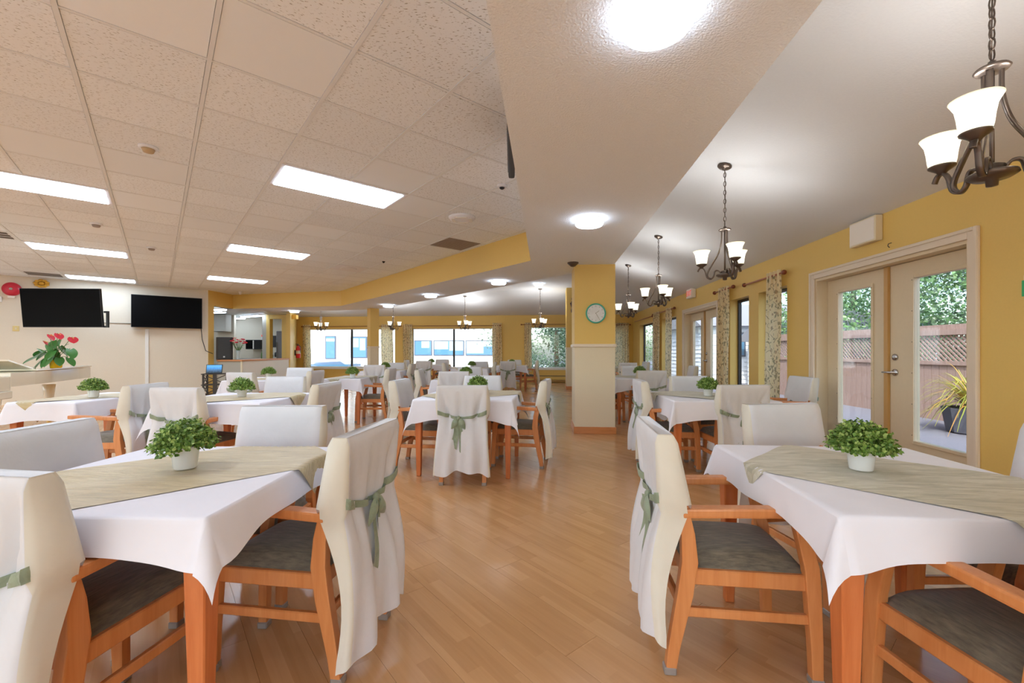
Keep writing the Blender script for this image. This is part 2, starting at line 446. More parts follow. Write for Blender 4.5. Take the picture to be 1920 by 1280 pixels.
# ------------------------------------------------------------------ mesh builder
class MB:
    def __init__(s):
        s.v = []; s.f = []; s.m = []
    def add(s, vs, fs, mi=0):
        o = len(s.v)
        s.v += [tuple(p) for p in vs]
        for f in fs:
            s.f.append(tuple(i + o for i in f)); s.m.append(mi)
        return s
    def box(s, x0, x1, y0, y1, z0, z1, mi=0):
        return s.add([(x0, y0, z0), (x1, y0, z0), (x1, y1, z0), (x0, y1, z0), (x0, y0, z1), (x1, y0, z1), (x1, y1, z1), (x0, y1, z1)],
                     [(0, 3, 2, 1), (4, 5, 6, 7), (0, 1, 5, 4), (1, 2, 6, 5), (2, 3, 7, 6), (3, 0, 4, 7)], mi)
    def sweep(s, secs, mi=0, cap=True, close=True):
        """secs: list of equal-length vertex rings"""
        n = len(secs[0]); vs = [p for r in secs for p in r]; fs = []
        for i in range(len(secs) - 1):
            for j in range(n if close else n - 1):
                k = (j + 1) % n
                fs.append((i * n + j, i * n + k, (i + 1) * n + k, (i + 1) * n + j))
        if cap and close:
            fs.append(tuple(reversed(range(n)))); fs.append(tuple(range((len(secs) - 1) * n, len(secs) * n)))
        return s.add(vs, fs, mi)
    def grid(s, rows, mi=0):
        return s.sweep(rows, mi, cap=False, close=False)
    def tube(s, path, r, n=8, mi=0, cap=True):
        path = [Vector(p) for p in path]
        rs = r if isinstance(r, (list, tuple)) else [r] * len(path)
        up = Vector((0.13, 0.21, 0.97)); rings = []
        t0 = (path[1] - path[0]).normalized()
        u = t0.cross(up).normalized()
        for i, p in enumerate(path):
            a = path[max(0, i - 1)]; b = path[min(len(path) - 1, i + 1)]
            t = (b - a).normalized()
            u = (u - t * u.dot(t)).normalized(); w = t.cross(u)
            rings.append([p + (u * cos(2 * pi * k / n) + w * sin(2 * pi * k / n)) * rs[i] for k in range(n)])
        return s.sweep(rings, mi, cap)
    def lathe(s, prof, n=24, c=(0, 0, 0), mi=0, cap=True):
        rings = [[(c[0] + r * cos(2 * pi * k / n), c[1] + r * sin(2 * pi * k / n), c[2] + z) for k in range(n)] for r, z in prof]
        return s.sweep(rings, mi, cap)
    def prism(s, poly, z0, z1, mi=0):
        n = len(poly)
        vs = [(x, y, z0) for x, y in poly] + [(x, y, z1) for x, y in poly]
        fs = [tuple(reversed(range(n))), tuple(range(n, 2 * n))] + [(i, (i + 1) % n, n + (i + 1) % n, n + i) for i in range(n)]
        return s.add(vs, fs, mi)
    def ball(s, c, rx, ry, rz, n=12, m=8, mi=0):
        prof = [(max(1e-4, sin(pi * i / m)), -cos(pi * i / m)) for i in range(m + 1)]
        rings = [[(c[0] + rx * r * cos(2 * pi * k / n), c[1] + ry * r * sin(2 * pi * k / n), c[2] + rz * z) for k in range(n)] for r, z in prof]
        return s.sweep(rings, mi)
    def xf(s, M):
        s.v = [tuple(M @ Vector(p)) for p in s.v]
        return s
    def mesh(s, name, mats, smooth=False, bevel=0.0, seg=1):
        me = bpy.data.meshes.new(name)
        me.from_pydata(s.v, [], s.f)
        if not isinstance(mats, (list, tuple)):
            mats = [mats]
        for m in mats:
            me.materials.append(m)
        me.polygons.foreach_set('material_index', s.m)
        bm = bmesh.new(); bm.from_mesh(me)
        if bevel:
            ed = [e for e in bm.edges if len(e.link_faces) == 2 and e.calc_face_angle(0) > .5]
            bmesh.ops.bevel(bm, geom=ed, offset=bevel, segments=seg, affect='EDGES', profile=.7)
        bmesh.ops.recalc_face_normals(bm, faces=bm.faces)
        bm.to_mesh(me); bm.free()
        me.polygons.foreach_set('use_smooth', [bool(smooth)] * len(me.polygons))
        me.update()
        return me
    def build(s, name, mats, parent=None, smooth=False, bevel=0.0, seg=1, loc=None, rz=None):
        o = bpy.data.objects.new(name, s.mesh(name, mats, smooth, bevel, seg))
        COL.objects.link(o)
        if parent: o.parent = parent
        if loc: o.location = loc
        if rz is not None: o.rotation_euler = (0, 0, rz)
        return o

def tag(o, label, cat, group=None):
    o['label'] = label; o['category'] = cat
    if group: o['group'] = group
    return o
def thing(name, label, cat, loc=(0, 0, 0), rz=0.0, group=None):
    o = bpy.data.objects.new(name, None); o.empty_display_size = .1
    COL.objects.link(o); o.location = loc; o.rotation_euler = (0, 0, rz)
    return tag(o, label, cat, group)
def struct(o):
    o['kind'] = 'structure'; return o
def frame(name, loc, rz):
    o = bpy.data.objects.new(name, None); o.empty_display_size = .1
    COL.objects.link(o); o.location = loc; o.rotation_euler = (0, 0, rz)
    return struct(o)
def place(me, name, parent=None, loc=(0, 0, 0), rot=(0, 0, 0)):
    o = bpy.data.objects.new(name, me); COL.objects.link(o)
    o.parent = parent; o.location = loc; o.rotation_euler = rot
    return o
def copy_tree(o, parent=None, skip=()):
    c = o.copy(); COL.objects.link(c); c.parent = parent
    for ch in o.children:
        if ch.name.split('.')[0] not in skip:
            copy_tree(ch, c, skip)
    return c
def isect(p, d, q, e):
    det = d[0] * -e[1] + e[0] * d[1]
    bx, by = q[0] - p[0], q[1] - p[1]
    t = (bx * -e[1] + e[0] * by) / det
    return (p[0] + d[0] * t, p[1] + d[1] * t)

# ------------------------------------------------------------------ plan of the room (metres; camera at the origin looking +Y)
WR = math.atan(.072)                                   # the right wall leans this far off +Y
def RW(y, off=0.0):                                    # point on the right wall's inner face, off metres into the room
    return (3.335 + .072 * y - off, y)
def FW(x, off=0.0):
    return (x, 16.3 - .1 * x - off)
C0 = isect((3.335, 0), (.072, 1), (0, 16.3), (1, -.1))
P0, P1, P2, P3 = (-.412, -2.5), (.258, 5.92), (-4.74, 11.9), (-8.3, 12.75)
Q0, Q1, Q2, Q3 = (.78, -2.5), (1.48, 6.28), (-4.06, 12.94), (-7.45, 13.75)
T0, T1 = (-8.34, 11.77), (-11.9, 8.845)                   # television wall
K0, K1 = (-7.45, 14.4), (-8.6, 17.16)                  # yellow wall at the end of the counter
ZS, ZT, ZV = 2.44, 2.8575, 3.13                        # soffit, tile ceiling, vault
TH = .69020; CT, ST = cos(TH), sin(TH); G0 = (-2.198, 2.060); S = .61
def cell(i, j): return (G0[0] + i * S * CT - j * S * ST, G0[1] + i * S * ST + j * S * CT)

# ---- floor
floor = struct(MB().prism([(3.35, -2.6), (C0[0] + .1, C0[1] + .1), (-8.7, 17.4), (-13.2, 17.8), (-13.2, 12), (-12.1, 8.845), (-12.1, -2.6)], -.06, -.012).build('floor', M_SUB))
def plank_box(mb, u0, u1, w0, w1):
    mb.box(u0, u1, w0, w1, -.012, 0)
PW, PL = .19, 1.26
PA = TH + pi / 2                                       # boards run along the tile grid's long direction
cu, su = cos(PA), sin(PA)
def in_room(x, y):
    if y < -2.45 or x > 3.335 + .072 * y - .02 or y > 16.3 - .1 * x - .02 or x < -13.5: return False
    if x < -11.8 or (x < -8.2 and y > 8.845 + (x + 11.9) * .8216): return False
    return True
plank_me = MB(); plank_box(plank_me, -PL / 2 + .0006, PL / 2 - .0006, -PW / 2 + .0005, PW / 2 - .0005)
plank_me = plank_me.mesh('plank', M_PLANK)
cells = []
random.seed(4)
for r in range(-110, 110):
    off = random.random() * PL
    for k in range(-16, 17):
        u = k * PL + off; w = r * PW
        x = u * cu - w * su; y = u * su + w * cu
        if in_room(x, y):
            vis = y > 1.2 and abs(x / y) < 1.25
            size = 1 / (y * y) if vis else -abs(y)
            inner = all(in_room(x + a * PL / 2 * cu, y + a * PL / 2 * su) for a in (-1, 1))
            cells.append((size, inner, x, y, u, w))
cells.sort(key=lambda c: -c[0])
n = 0
rest = MB()
for size, inner, x, y, u, w in cells:
    if n < 290 and inner and size > 0:
        place(plank_me, 'plank', floor, (x, y, 0), (0, 0, PA)); n += 1
    else:
        plank_box(rest, u - PL / 2 + .0006, u + PL / 2 - .0006, w - PW / 2 + .0005, w + PW / 2 - .0005)
o = rest.build('distant_planks', M_PLANK, floor, rz=PA); o['kind'] = 'stuff'

# ---- tile ceiling
ceil = struct(MB().prism([(-.35, -2.5), (P1[0], P1[1] + .05), P2, P3, T0, T1, (-11.9, -2.5)], ZT + .03, ZT + .05).build('ceiling', M_SUB))
poly = [(-.412, -2.5), P1, P2, (-8.35, 12.76), T1, (-11.9, -2.5)]
def clip(pts, a, b):                                   # keep the left side of a->b
    def sd(p): return (b[0] - a[0]) * (p[1] - a[1]) - (b[1] - a[1]) * (p[0] - a[0])
    out = []
    for i in range(len(pts)):
        p, q = pts[i], pts[(i + 1) % len(pts)]
        dp, dq = sd(p), sd(q)
        if dp >= 0: out.append(p)
        if (dp > 0) != (dq > 0) and abs(dp - dq) > 1e-9:
            t = dp / (dp - dq); out.append((p[0] + (q[0] - p[0]) * t, p[1] + (q[1] - p[1]) * t))
    return out
LIGHTS = [(2, 2), (-2, 5), (2, 8), (-2, 11), (2, 14), (-2, 17), (-2, -1), (-6, 2), (-6, 8), (-6, 14), (-10, 5)]
LC = {(i + k, j) for i, j in LIGHTS for k in (0, 1)}
GRILLE, SQUARE, SIDEV = (6, 4), (5, 9), [(-3, 10), (-3, 17)]
HOLES = LC | {GRILLE, SQUARE} | set(SIDEV)
g = .0145
tile_me = {}
for k, m in ((0, M_TILE), (1, M_TILE2)):
    b = MB(); b.box(g, S - g, g, S - g, 0, .014); tile_me[k] = b.mesh('ceiling_tile', m)
tl = []
for i in range(-22, 22):
    for j in range(-14, 26):
        c4 = [cell(i + a, j + b_) for a, b_ in ((g / S, g / S), (1 - g / S, g / S), (1 - g / S, 1 - g / S), (g / S, 1 - g / S))]
        pts = c4
        poly_l = poly[::-1]
        # polygon is listed counter-clockwise when walked P0, P1, P2 ...
        for a in range(len(poly)):
            pts = clip(pts, poly[a], poly[(a + 1) % len(poly)])
            if len(pts) < 3: break
        if len(pts) < 3 or (i, j) in HOLES: continue
        cx_, cy_ = cell(i + .5, j + .5)
        vis = cy_ > .6 and abs(cx_ / cy_) < 1.3
        full = len(pts) == 4 and all(abs(p[0] - q[0]) + abs(p[1] - q[1]) < 1e-6 for p, q in zip(pts, c4))
        area = abs(sum(pts[a][0] * pts[(a + 1) % len(pts)][1] - pts[(a + 1) % len(pts)][0] * pts[a][1] for a in range(len(pts)))) / 2
        if area < .004: continue
        tl.append((-(1 / (cy_ * cy_)) if vis else abs(cy_) + 10, i, j, full, pts))
tl.sort()
rest = MB(); n = 0
random.seed(9)
PLAIN = {(0, 3), (-1, 3), (1, 6), (-1, 8), (0, 8)}
for key, i, j, full, pts in tl:
    plain = 1 if ((i, j) in PLAIN or random.random() < .1) else 0
    if n < 295 and key < 0:
        if full:
            place(tile_me[plain], 'ceiling_tile', ceil, (*cell(i, j), ZT), (0, 0, TH))
        else:
            b = MB(); b.prism(pts, ZT, ZT + .014); b.build('ceiling_tile', M_TILE, ceil)
        n += 1
    else:
        rest.prism(pts, ZT, ZT + .014)
if rest.v:
    o = rest.build('distant_ceiling_tiles', M_TILE, ceil); o['kind'] = 'stuff'
def clip_seg(a, b):
    t0, t1 = 0.0, 1.0
    for k in range(len(poly)):
        p, q = poly[k], poly[(k + 1) % len(poly)]
        sd = lambda r: (q[0] - p[0]) * (r[1] - p[1]) - (q[1] - p[1]) * (r[0] - p[0])
        da, db = sd(a), sd(b)
        if da < 0 and db < 0: return None
        if da < 0: t0 = max(t0, da / (da - db))
        elif db < 0: t1 = min(t1, da / (da - db))
    if t1 - t0 < .01: return None
    L_ = lambda t: (a[0] + (b[0] - a[0]) * t, a[1] + (b[1] - a[1]) * t)
    return L_(t0), L_(t1)
def runner_bar(a, b, w, z0):
    dx, dy = b[0] - a[0], b[1] - a[1]; l = sqrt(dx * dx + dy * dy); nx, ny = -dy / l * w / 2, dx / l * w / 2
    m = MB(); m.prism([(a[0] + nx, a[1] + ny), (a[0] - nx, a[1] - ny), (b[0] - nx, b[1] - ny), (b[0] + nx, b[1] + ny)], z0, ZT + .012)
    return m
for i in range(-20, 20):
    sg = clip_seg(cell(i, -16), cell(i, 26))
    if sg: runner_bar(*sg, .024, ZT - .004).build('grid_runner', M_GRID, ceil)
for j in range(-14, 26):
    sg = clip_seg(cell(-22, j), cell(22, j))
    if sg: runner_bar(*sg, .020, ZT - .001).build('grid_cross_runner', M_GRID, ceil)

# ---- soffit ring, vault
sf = MB()
for a, b, c, d in ((P0, P1, Q1, Q0), (P1, P2, Q2, Q1), (P2, P3, Q3, Q2)):
    sf.add([(*a, ZS), (*b, ZS), (*c, ZS), (*d, ZS)], [(0, 1, 2, 3)], 0)
for (a, b), mi in (((P0, P1), 0), ((P1, P2), 1), ((P2, P3), 1)):
    sf.add([(*a, ZS), (*b, ZS), (*b, ZT + .06), (*a, ZT + .06)], [(0, 1, 2, 3)], mi)
for a, b in ((Q0, Q1), (Q1, Q2), (Q2, Q3)):
    sf.add([(*a, ZS), (*b, ZS), (*b, ZV + .05), (*a, ZV + .05)], [(0, 1, 2, 3)], 0)
struct(sf.build('ceiling_soffit', [M_POP, M_YEL]))
dR, dF = 2.2, 2.5
nr = (-cos(WR), sin(WR)); nf_ = (-.0995, -.995)
r0 = RW(-2.6); r1 = (r0[0] + nr[0] * dR, r0[1])
f0 = (-9.6, 17.26); f1 = (f0[0] + nf_[0] * dF, f0[1] + nf_[1] * dF)
CR = isect(r1, (.072, 1), f1, (1, -.1))
v = MB()
v.add([(*r0, 2.54), (*C0, 2.54), (*CR, ZV), (*r1, ZV)], [(0, 1, 2, 3)])
v.add([(*C0, 2.54), (*f0, 2.54), (*f1, ZV), (*CR, ZV)], [(0, 1, 2, 3)])
v.add([(*r1, ZV), (*CR, ZV), (*f1, ZV), (-7.6, f1[1], ZV), (*Q3, ZV), (*Q2, ZV), (*Q1, ZV), (*Q0, ZV)], [tuple(range(8))])
struct(v.build('ceiling_vault', M_VAULT))
struct(MB().prism([(3.6, -2.8), (5.0, 16.6), (-9, 18.0), (-13.4, 18.4), (-13.4, 10), (-12.3, 9), (-12.3, -2.8)], 3.3, 3.45).build('roof', M_ROOF))  # unseen slab added to stop sun leaking past the ceilings
# kitchen ceiling (at soffit height)
struct(MB().add([(*T0, ZS), (*P3, ZS), (*Q3, ZS), (*K0, ZS), (*K1, ZS + .1), (-13, 17.3, ZS), (-13, 12.5, ZS)], [tuple(range(7))]).build('ceiling_kitchen', M_WHITE))

# ---- right wall with its openings (built in the wall's own frame: x outwards, y along)
wr = frame('wall_right', (3.335, 0, 0), -WR)
WT = .2
OPEN = [('d', 3.36, 5.26, 0, 2.07), ('w', 5.87, 6.65, .42, 2.09), ('w', 6.96, 7.66, .42, 2.09), ('d', 8.22, 10.12, 0, 2.07), ('w', 10.75, 12.05, .42, 2.07), ('w', 12.6, 14.8, .42, 2.07)]
wb = MB(); y = -2.6
for k, a, b, z0, z1 in OPEN:
    wb.box(0, WT, y, a, -.05, 3.2)
    wb.box(0, WT, a, b, z1, 3.2)
    if z0 > 0: wb.box(0, WT, a, b, -.05, z0)
    y = b
wb.box(0, WT, y, 15.95 * sqrt(1 + .072 ** 2) + .1, -.05, 3.2)
wb.build('wall_panel', M_YEL, wr)
wi = di = 0
for k, a, b, z0, z1 in OPEN:
    if k == 'w':
        wi += 1
        w = frame('window_%d' % wi, (3.335, 0, 0), -WR)
        f = MB(); x0, x1 = .13, .18; t = .045
        f.box(x0, x1, a, b, z0, z0 + t); f.box(x0, x1, a, b, z1 - t, z1); f.box(x0, x1, a, a + t, z0 + t, z1 - t); f.box(x0, x1, b - t, b, z0 + t, z1 - t)
        f.build('window_frame', M_WINF, w)
        MB().box(.15, .156, a + t, b - t, z0 + t, z1 - t).build('pane', M_GLASS, w)
        MB().box(-.02, .13, a - .03, b + .03, z0 - .03, z0 + .004).build('window_sill', M_WHITE, w)
    else:
        di += 1
        d = frame('door_%d' % di, (3.335, 0, 0), -WR)
        tr = MB(); tw = .085
        tr.box(-.022, 0, a - tw, a, 0, z1 + tw); tr.box(-.022, 0, b, b + tw, 0, z1 + tw); tr.box(-.022, 0, a, b, z1, z1 + tw)
        tr.box(-.032, -.022, a - tw, a - tw + .03, 0, z1 + tw); tr.box(-.032, -.022, b + tw - .03, b + tw, 0, z1 + tw); tr.box(-.032, -.022, a - tw + .03, b + tw - .03, z1 + tw - .03, z1 + tw)
        tr.build('door_casing', M_TRIM, d, bevel=.004)
        jb = MB(); jb.box(0, WT, a, a + .025, 0, z1); jb.box(0, WT, b - .025, b, 0, z1); jb.box(0, WT, a + .025, b - .025, z1 - .03, z1)
        jb.build('door_jamb', M_DOOR, d)
        MB().box(0, WT, a + .025, b - .025, 0, .02).build('threshold', M_STEEL, d)
        mid = (a + b) / 2 - .02
        for li, (la, lb) in enumerate(((a + .03, mid - .003), (mid + .003, b - .03))):
            ga, gb = (la + .1, la + .62) if li == 0 else (la + .24, la + .74)
            if di == 2: pass
            gz0, gz1 = .36, 1.875
            lf = MB(); X0, X1 = .125, .17
            lf.box(X0, X1, la, ga, .02, z1 - .035); lf.box(X0, X1, gb, lb, .02, z1 - .035)
            lf.box(X0, X1, ga, gb, .02, gz0); lf.box(X0, X1, ga, gb, gz1, z1 - .035)
            leaf = lf.build('door_leaf', M_DOOR, d)
            st = MB(); q = .03
            st.box(X0 - .012, X0, ga - q, ga, gz0 - q, gz1 + q); st.box(X0 - .012, X0, gb, gb + q, gz0 - q, gz1 + q)
            st.box(X0 - .012, X0, ga, gb, gz1, gz1 + q); st.box(X0 - .012, X0, ga, gb, gz0 - q, gz0)
            st.build('glazing_bead', M_DOOR, leaf, bevel=.003)
            sc_ = MB()
            for zz in [gz0 + .05 + .29 * k2 for k2 in range(6)]:
                for yy in (ga - q / 2, gb + q / 2):
                    sc_.ball((X0 - .012, yy, zz), .003, .005, .005, 6, 4)
            sc_.build('bead_screws', M_BRONZE, leaf)
            MB().box(X0 + .02, X0 + .026, ga, gb, gz0, gz1).build('pane', M_GLASS, leaf)
            if li == 0:
                hd = MB()
                Rm = Matrix.Translation((X0, lb - .06, 0)) @ Matrix.Rotation(-pi / 2, 4, 'Y')
                h1 = MB().lathe([(.034, 0), (.034, .01), (.02, .016), (.012, .02), (.012, .05)], 16, (0.985, 0, 0)).xf(Matrix.Translation((X0, lb - .06, 0)) @ Matrix(((0, 0, -1, 0), (0, 1, 0, 0), (1, 0, 0, 0), (0, 0, 0, 1))))
                hd.add(h1.v, h1.f); hd.tube([(X0 - .048, lb - .06, .985), (X0 - .05, lb + .0, .985), (X0 - .044, lb + .05, .983)], [.011, .009, .007], 8)
                hd.build('door_handle', M_CHROME, leaf, smooth=True)
                db = MB().lathe([(.032, 0), (.032, .012), (.018, .02)], 16, (1.135, 0, 0)).xf(Matrix.Translation((X0, lb - .06, 0)) @ Matrix(((0, 0, -1, 0), (0, 1, 0, 0), (1, 0, 0, 0), (0, 0, 0, 1))))
                db.build('deadbolt', M_CHROME, leaf, smooth=True)
        MB().box(.10, .125, mid + .002, mid + .05, .02, z1 - .035).build('astragal', M_MAPLE, d)

# ---- far wall with its windows (x to the right along the wall, y outwards)
FA = math.atan(-.1)
wf = frame('wall_far', (0, 16.3, 0), FA)
FO = [(-8.2, -4.6, .54, 2.06), (-3.92, -.72, .54, 2.06), (.66, 2.75, .54, 2.09), (3.55, 4.25, .54, 2.06)]
fb = MB(); x = -9.7
for a, b, z0, z1 in FO:
    fb.box(x, a, 0, .2, -.05, 3.2); fb.box(a, b, 0, .2, z1, 3.2); fb.box(a, b, 0, .2, -.05, z0); x = b
fb.box(x, 4.6, 0, .2, -.05, 3.2)
fb.build('wall_panel', M_YEL, wf)
for n_, (a, b, z0, z1) in enumerate(FO):
    w = frame('window_%d' % (n_ + 5), (0, 16.3, 0), FA)
    f = MB(); t = .03; y0, y1 = .12, .17
    f.box(a, b, y0, y1, z0, z0 + t); f.box(a, b, y0, y1, z1 - t, z1); f.box(a, a + t, y0, y1, z0, z1); f.box(b - t, b, y0, y1, z0, z1)
    f.build('window_frame', M_WHITE, w)
    if n_ < 2:
        mx = {0: -6.42, 1: -2.28}[n_]
        MB().box(mx - .035, mx + .035, y0, y1, z0 + t, z1 - t).build('mullion', M_WINF, w)
        MB().box(a + t, mx - .035, .14, .146, z0 + t, z1 - t).build('pane', M_GLASS, w)
        MB().box(mx + .035, b - t, .14, .146, z0 + t, z1 - t).build('pane', M_GLASS, w)
    else:
        MB().box(a + t, b - t, .14, .146, z0 + t, z1 - t).build('pane', M_GLASS, w)
    MB().box(a - .05, b + .05, -.03, .12, z0 - .07, z0 + .004).build('window_sill', M_WHITE, w)
hb = thing('baseboard_heater', 'yellow painted baseboard heater under the tree window', 'heater', (*FW(1.7), 0), FA)
h = MB(); h.box(-.95, 1.0, -.09, -.003, .1, .3); h.build('housing', M_YEL, hb, bevel=.01)
MB().box(-.9, .95, -.095, -.088, .235, .262).build('outlet_slot', M_VENTD, hb)
MB().box(-.95, 1.0, -.1, -.003, .04, .08).build('lower_lip', M_MAPLE, hb)

# ---- other walls
def wall(name, a, b, z0, z1, m, th=.14, side=1):
    dx, dy = b[0] - a[0], b[1] - a[1]; l = sqrt(dx * dx + dy * dy); nx, ny = -dy / l * th * side, dx / l * th * side
    return struct(MB().prism([a, b, (b[0] + nx, b[1] + ny), (a[0] + nx, a[1] + ny)], z0, z1).build(name, m))
wall('wall_television', T0, T1, -.05, 2.9, M_TVWALL, side=-1)
wall('wall_header', T0, P3, ZS, 2.9, M_YEL, th=.1, side=1)
struct(MB().prism([T0, (T0[0] + .02, T0[1] + .2), (T0[0] - .13, T0[1] + .22), (T0[0] - .12, T0[1] + .04)], -.05, ZS).build('trim_1', M_YEL))
wall('wall_counter_end', K0, (-8.75, 17.5), -.05, 2.7, M_YEL, th=.12, side=1)
wbk = frame('wall_back', (0, -2.5, 0), 0)
for x0_, x1_, z0_, z1_ in ((-12.1, 3.3, -.05, .35), (-12.1, 3.3, 2.5, 3.3), (-12.1, -11.4, .35, 2.5), (-8.4, -8.2, .35, 2.5), (-4.3, -4.1, .35, 2.5), (-.6, -.4, .35, 2.5), (2.8, 3.3, .35, 2.5)):
    MB().box(x0_, x1_, -.14, 0, z0_, z1_).build('wall_panel', M_WHITE, wbk)
wlf = frame('wall_left', (-11.9, 0, 0), 0)
for y0_, y1_, z0_, z1_ in ((-2.6, 9.0, -.05, .35), (-2.6, 9.0, 2.5, 3.3), (-2.6, -2.0, .35, 2.5), (1.4, 1.6, .35, 2.5), (5.2, 5.4, .35, 2.5), (8.0, 9.0, .35, 2.5)):
    MB().box(-.14, 0, y0_, y1_, z0_, z1_).build('wall_panel', M_WHITE, wlf)
def wide_window(n_, loc, a, b, along_x):
    w = frame('window_%d' % n_, loc, 0 if along_x else pi / 2)
    sg = -1 if along_x else 1
    MB().box(a, b, sg * .1 - .003, sg * .1 + .003, .35, 2.5).build('pane', M_GLASS, w)
    f = MB(); y0_, y1_ = sorted((sg * .07, sg * .13))
    f.box(a, a + .05, y0_, y1_, .35, 2.5); f.box(b - .05, b, y0_, y1_, .35, 2.5); f.box(a + .05, b - .05, y0_, y1_, .35, .4); f.box(a + .05, b - .05, y0_, y1_, 2.45, 2.5)
    f.build('window_frame', M_WHITE, w)
for k_, (a, b) in enumerate(((-11.4, -8.4), (-8.2, -4.3), (-4.1, -.6), (-.4, 2.8))): wide_window(9 + k_, (0, -2.5, 0), a, b, True)
for k_, (a, b) in enumerate(((-2.0, 1.4), (1.6, 5.2), (5.4, 8.0))): wide_window(13 + k_, (-11.9, 0, 0), a, b, False)
struct(MB().box(-13.1, -8.7, 16.7, 16.8, -.05, 2.6).build('wall_kitchen_back', M_TVWALL))
struct(MB().box(-13.1, -13, 8, 16.8, -.05, 2.6).build('wall_kitchen_left', M_TVWALL))
# pillars
def pillar(x0, x1, y0, y1, ztop, loc, rz, zr=1.27):
    p = frame('wall_pillar', (loc[0], loc[1], 0), rz)
    MB().box(x0, x1, y0, y1, zr, ztop).build('upper_shaft', M_YEL, p)
    MB().box(x0 + .002, x1 - .002, y0 + .002, y1 - .002, 0, zr).build('wainscot', M_CREAM, p)
    MB().box(x0 - .018, x1 + .018, y0 - .018, y1 + .018, zr - .02, zr + .025).build('chair_rail', M_TRIM, p, bevel=.006)
    MB().box(x0 - .012, x1 + .012, y0 - .012, y1 + .012, 0, .1).build('baseboard', M_OAKEDGE, p, bevel=.004)
    return p
pillar(0, .58, 0, .6, ZS, (.905, 6.2), -WR)
pillar(0, .6, 0, .6, ZV, (1.68, 13.2), -WR)
pillar(-.13, .13, -.13, .13, ZS + .02, (-4.12, 12.72), radians(38), 1.3)

# ------------------------------------------------------------------ lamps in the tile ceiling
def ceil_thing(name, label, cat, i, j, group=None):
    return thing(name, label, cat, (*cell(i, j), ZT), TH, group)
LLAB = {(2, 2): 'nearest bright fluorescent ceiling panel above the left tables', (-2, 5): 'large fluorescent ceiling panel cut by the left picture edge',
        (2, 8): 'mid-distance fluorescent ceiling panel right of the small detectors', (-2, 11): 'long fluorescent ceiling panel above the left television',
        (2, 14): 'farthest fluorescent ceiling panel before the yellow band', (-2, 17): 'fluorescent ceiling panel nearest the television wall'}
OUTL = {(2, -4): 'fluorescent ceiling panel just behind the camera beside the beam', (-2, -1): 'fluorescent ceiling panel behind the camera over the left aisle', (-6, 2): 'fluorescent ceiling panel nearest outside the left picture edge',
        (-6, 8): 'fluorescent ceiling panel in front of the piano, outside the picture', (-6, 14): 'fluorescent ceiling panel above the piano keyboard', (-10, 5): 'fluorescent ceiling panel nearest the left wall',
        (-6, -4): 'fluorescent ceiling panel nearest the back windows', (-2, -7): 'fluorescent ceiling panel in the rear right corner'}
for (i, j) in LIGHTS:  # panels out of view continue the pattern, added for their light
    lab = LLAB.get((i, j), OUTL.get((i, j)))
    t = ceil_thing('fluorescent_panel', lab, 'ceiling light', i, j, 'fluorescent ceiling panels' if (i, j) in LLAB else 'fluorescent panels added out of view')
    f = MB(); w, l, q = 2 * S - .012, S - .012, .03
    f.box(.012, w, .012, .012 + q, -.008, .012); f.box(.012, w, l - q, l, -.008, .012); f.box(.012, .012 + q, .012 + q, l - q, -.008, .012); f.box(w - q, w, .012 + q, l - q, -.008, .012)
    f.build('lamp_frame', M_DIFF, t)
    MB().box(.012 + q, w - q, .012 + q, l - q, -.016, .012).build('diffuser', M_PANEL, t, bevel=.006)
t = ceil_thing('return_grille', 'square brown air return grille near the yellow band', 'vent', *GRILLE)
f = MB(); f.box(.012, .6, .012, .6, .004, .02); f.build('grille_back', M_VENTD, t)
for k in range(14):
    MB().box(.03, .58, .03 + k * .04, .03 + k * .04 + .026, -.002, .006).build('slat', M_VENT, t)
t = ceil_thing('square_diffuser', 'pale square air diffuser with round centre', 'vent', *SQUARE)
MB().box(.012, .6, .012, .6, -.004, .012).build('plate', M_DIFF, t)
MB().lathe([(.16, -.004), (.15, -.012), (.13, -.006), (.11, -.016), (.08, -.008), (.05, -.016), (.001, -.018)], 24, (.305, .305, 0)).build('round_cone', M_DIFF, t, smooth=True)
for (i, j), lab in zip(SIDEV, ('brown slotted ceiling vent at left picture edge', 'wide slotted ceiling vent above red alarm bell')):
    t = ceil_thing('slotted_vent', lab, 'vent', i, j)
    MB().box(.012, .6, .012, .6, -.003, .012).build('plate', M_GRID, t)
    for k in range(3):
        MB().box(.04, .57, .08 + k * .17, .08 + k * .17 + .1, -.008, -.003).build('slot', M_VENTD, t)
t = thing('round_diffuser', 'white round air diffuser beside the brown grille', 'vent', (-.62, 5.33, ZT))
MB().lathe([(.165, 0), (.165, -.012), (.15, -.03), (.1, -.036), (.001, -.038)], 28).build('cap', M_DIFF, t, smooth=True)
for k in range(4):
    MB().box(-.07, .07, .085, .125, -.042, -.034).build('vane', M_WHITE, t).rotation_euler = (0, 0, k * pi / 2)
for (x, y), lab in zip([(-2.96, 3.49), (-5.43, 5.6), (-5.8, 6.9)], ('largest cream smoke detector above the left tables', 'small sprinkler head between two fluorescent panels', 'small pale detector left of the mid fluorescent panel')):
    t = thing('smoke_detector', lab, 'detector', (x, y, ZT))
    MB().lathe([(.065, 0), (.065, -.014), (.05, -.02)], 20).build('base', M_DIFF, t, smooth=True)
    MB().lathe([(.045, -.02), (.035, -.045), (.001, -.05)], 16).build('sensor', mat('tan_sensor', (196, 168, 128)) if y < 4 else M_VENT, t, smooth=True)
t = thing('dome_camera', 'small black dome camera beside the textured beam', 'camera', (-.1, 4.3, ZT))
MB().lathe([(.05, 0), (.05, -.02), (.035, -.024)], 20).build('base', M_DIFF, t, smooth=True)
MB().ball((0, 0, -.022), .028, .028, .022).build('dome', M_BEZEL, t, smooth=True)
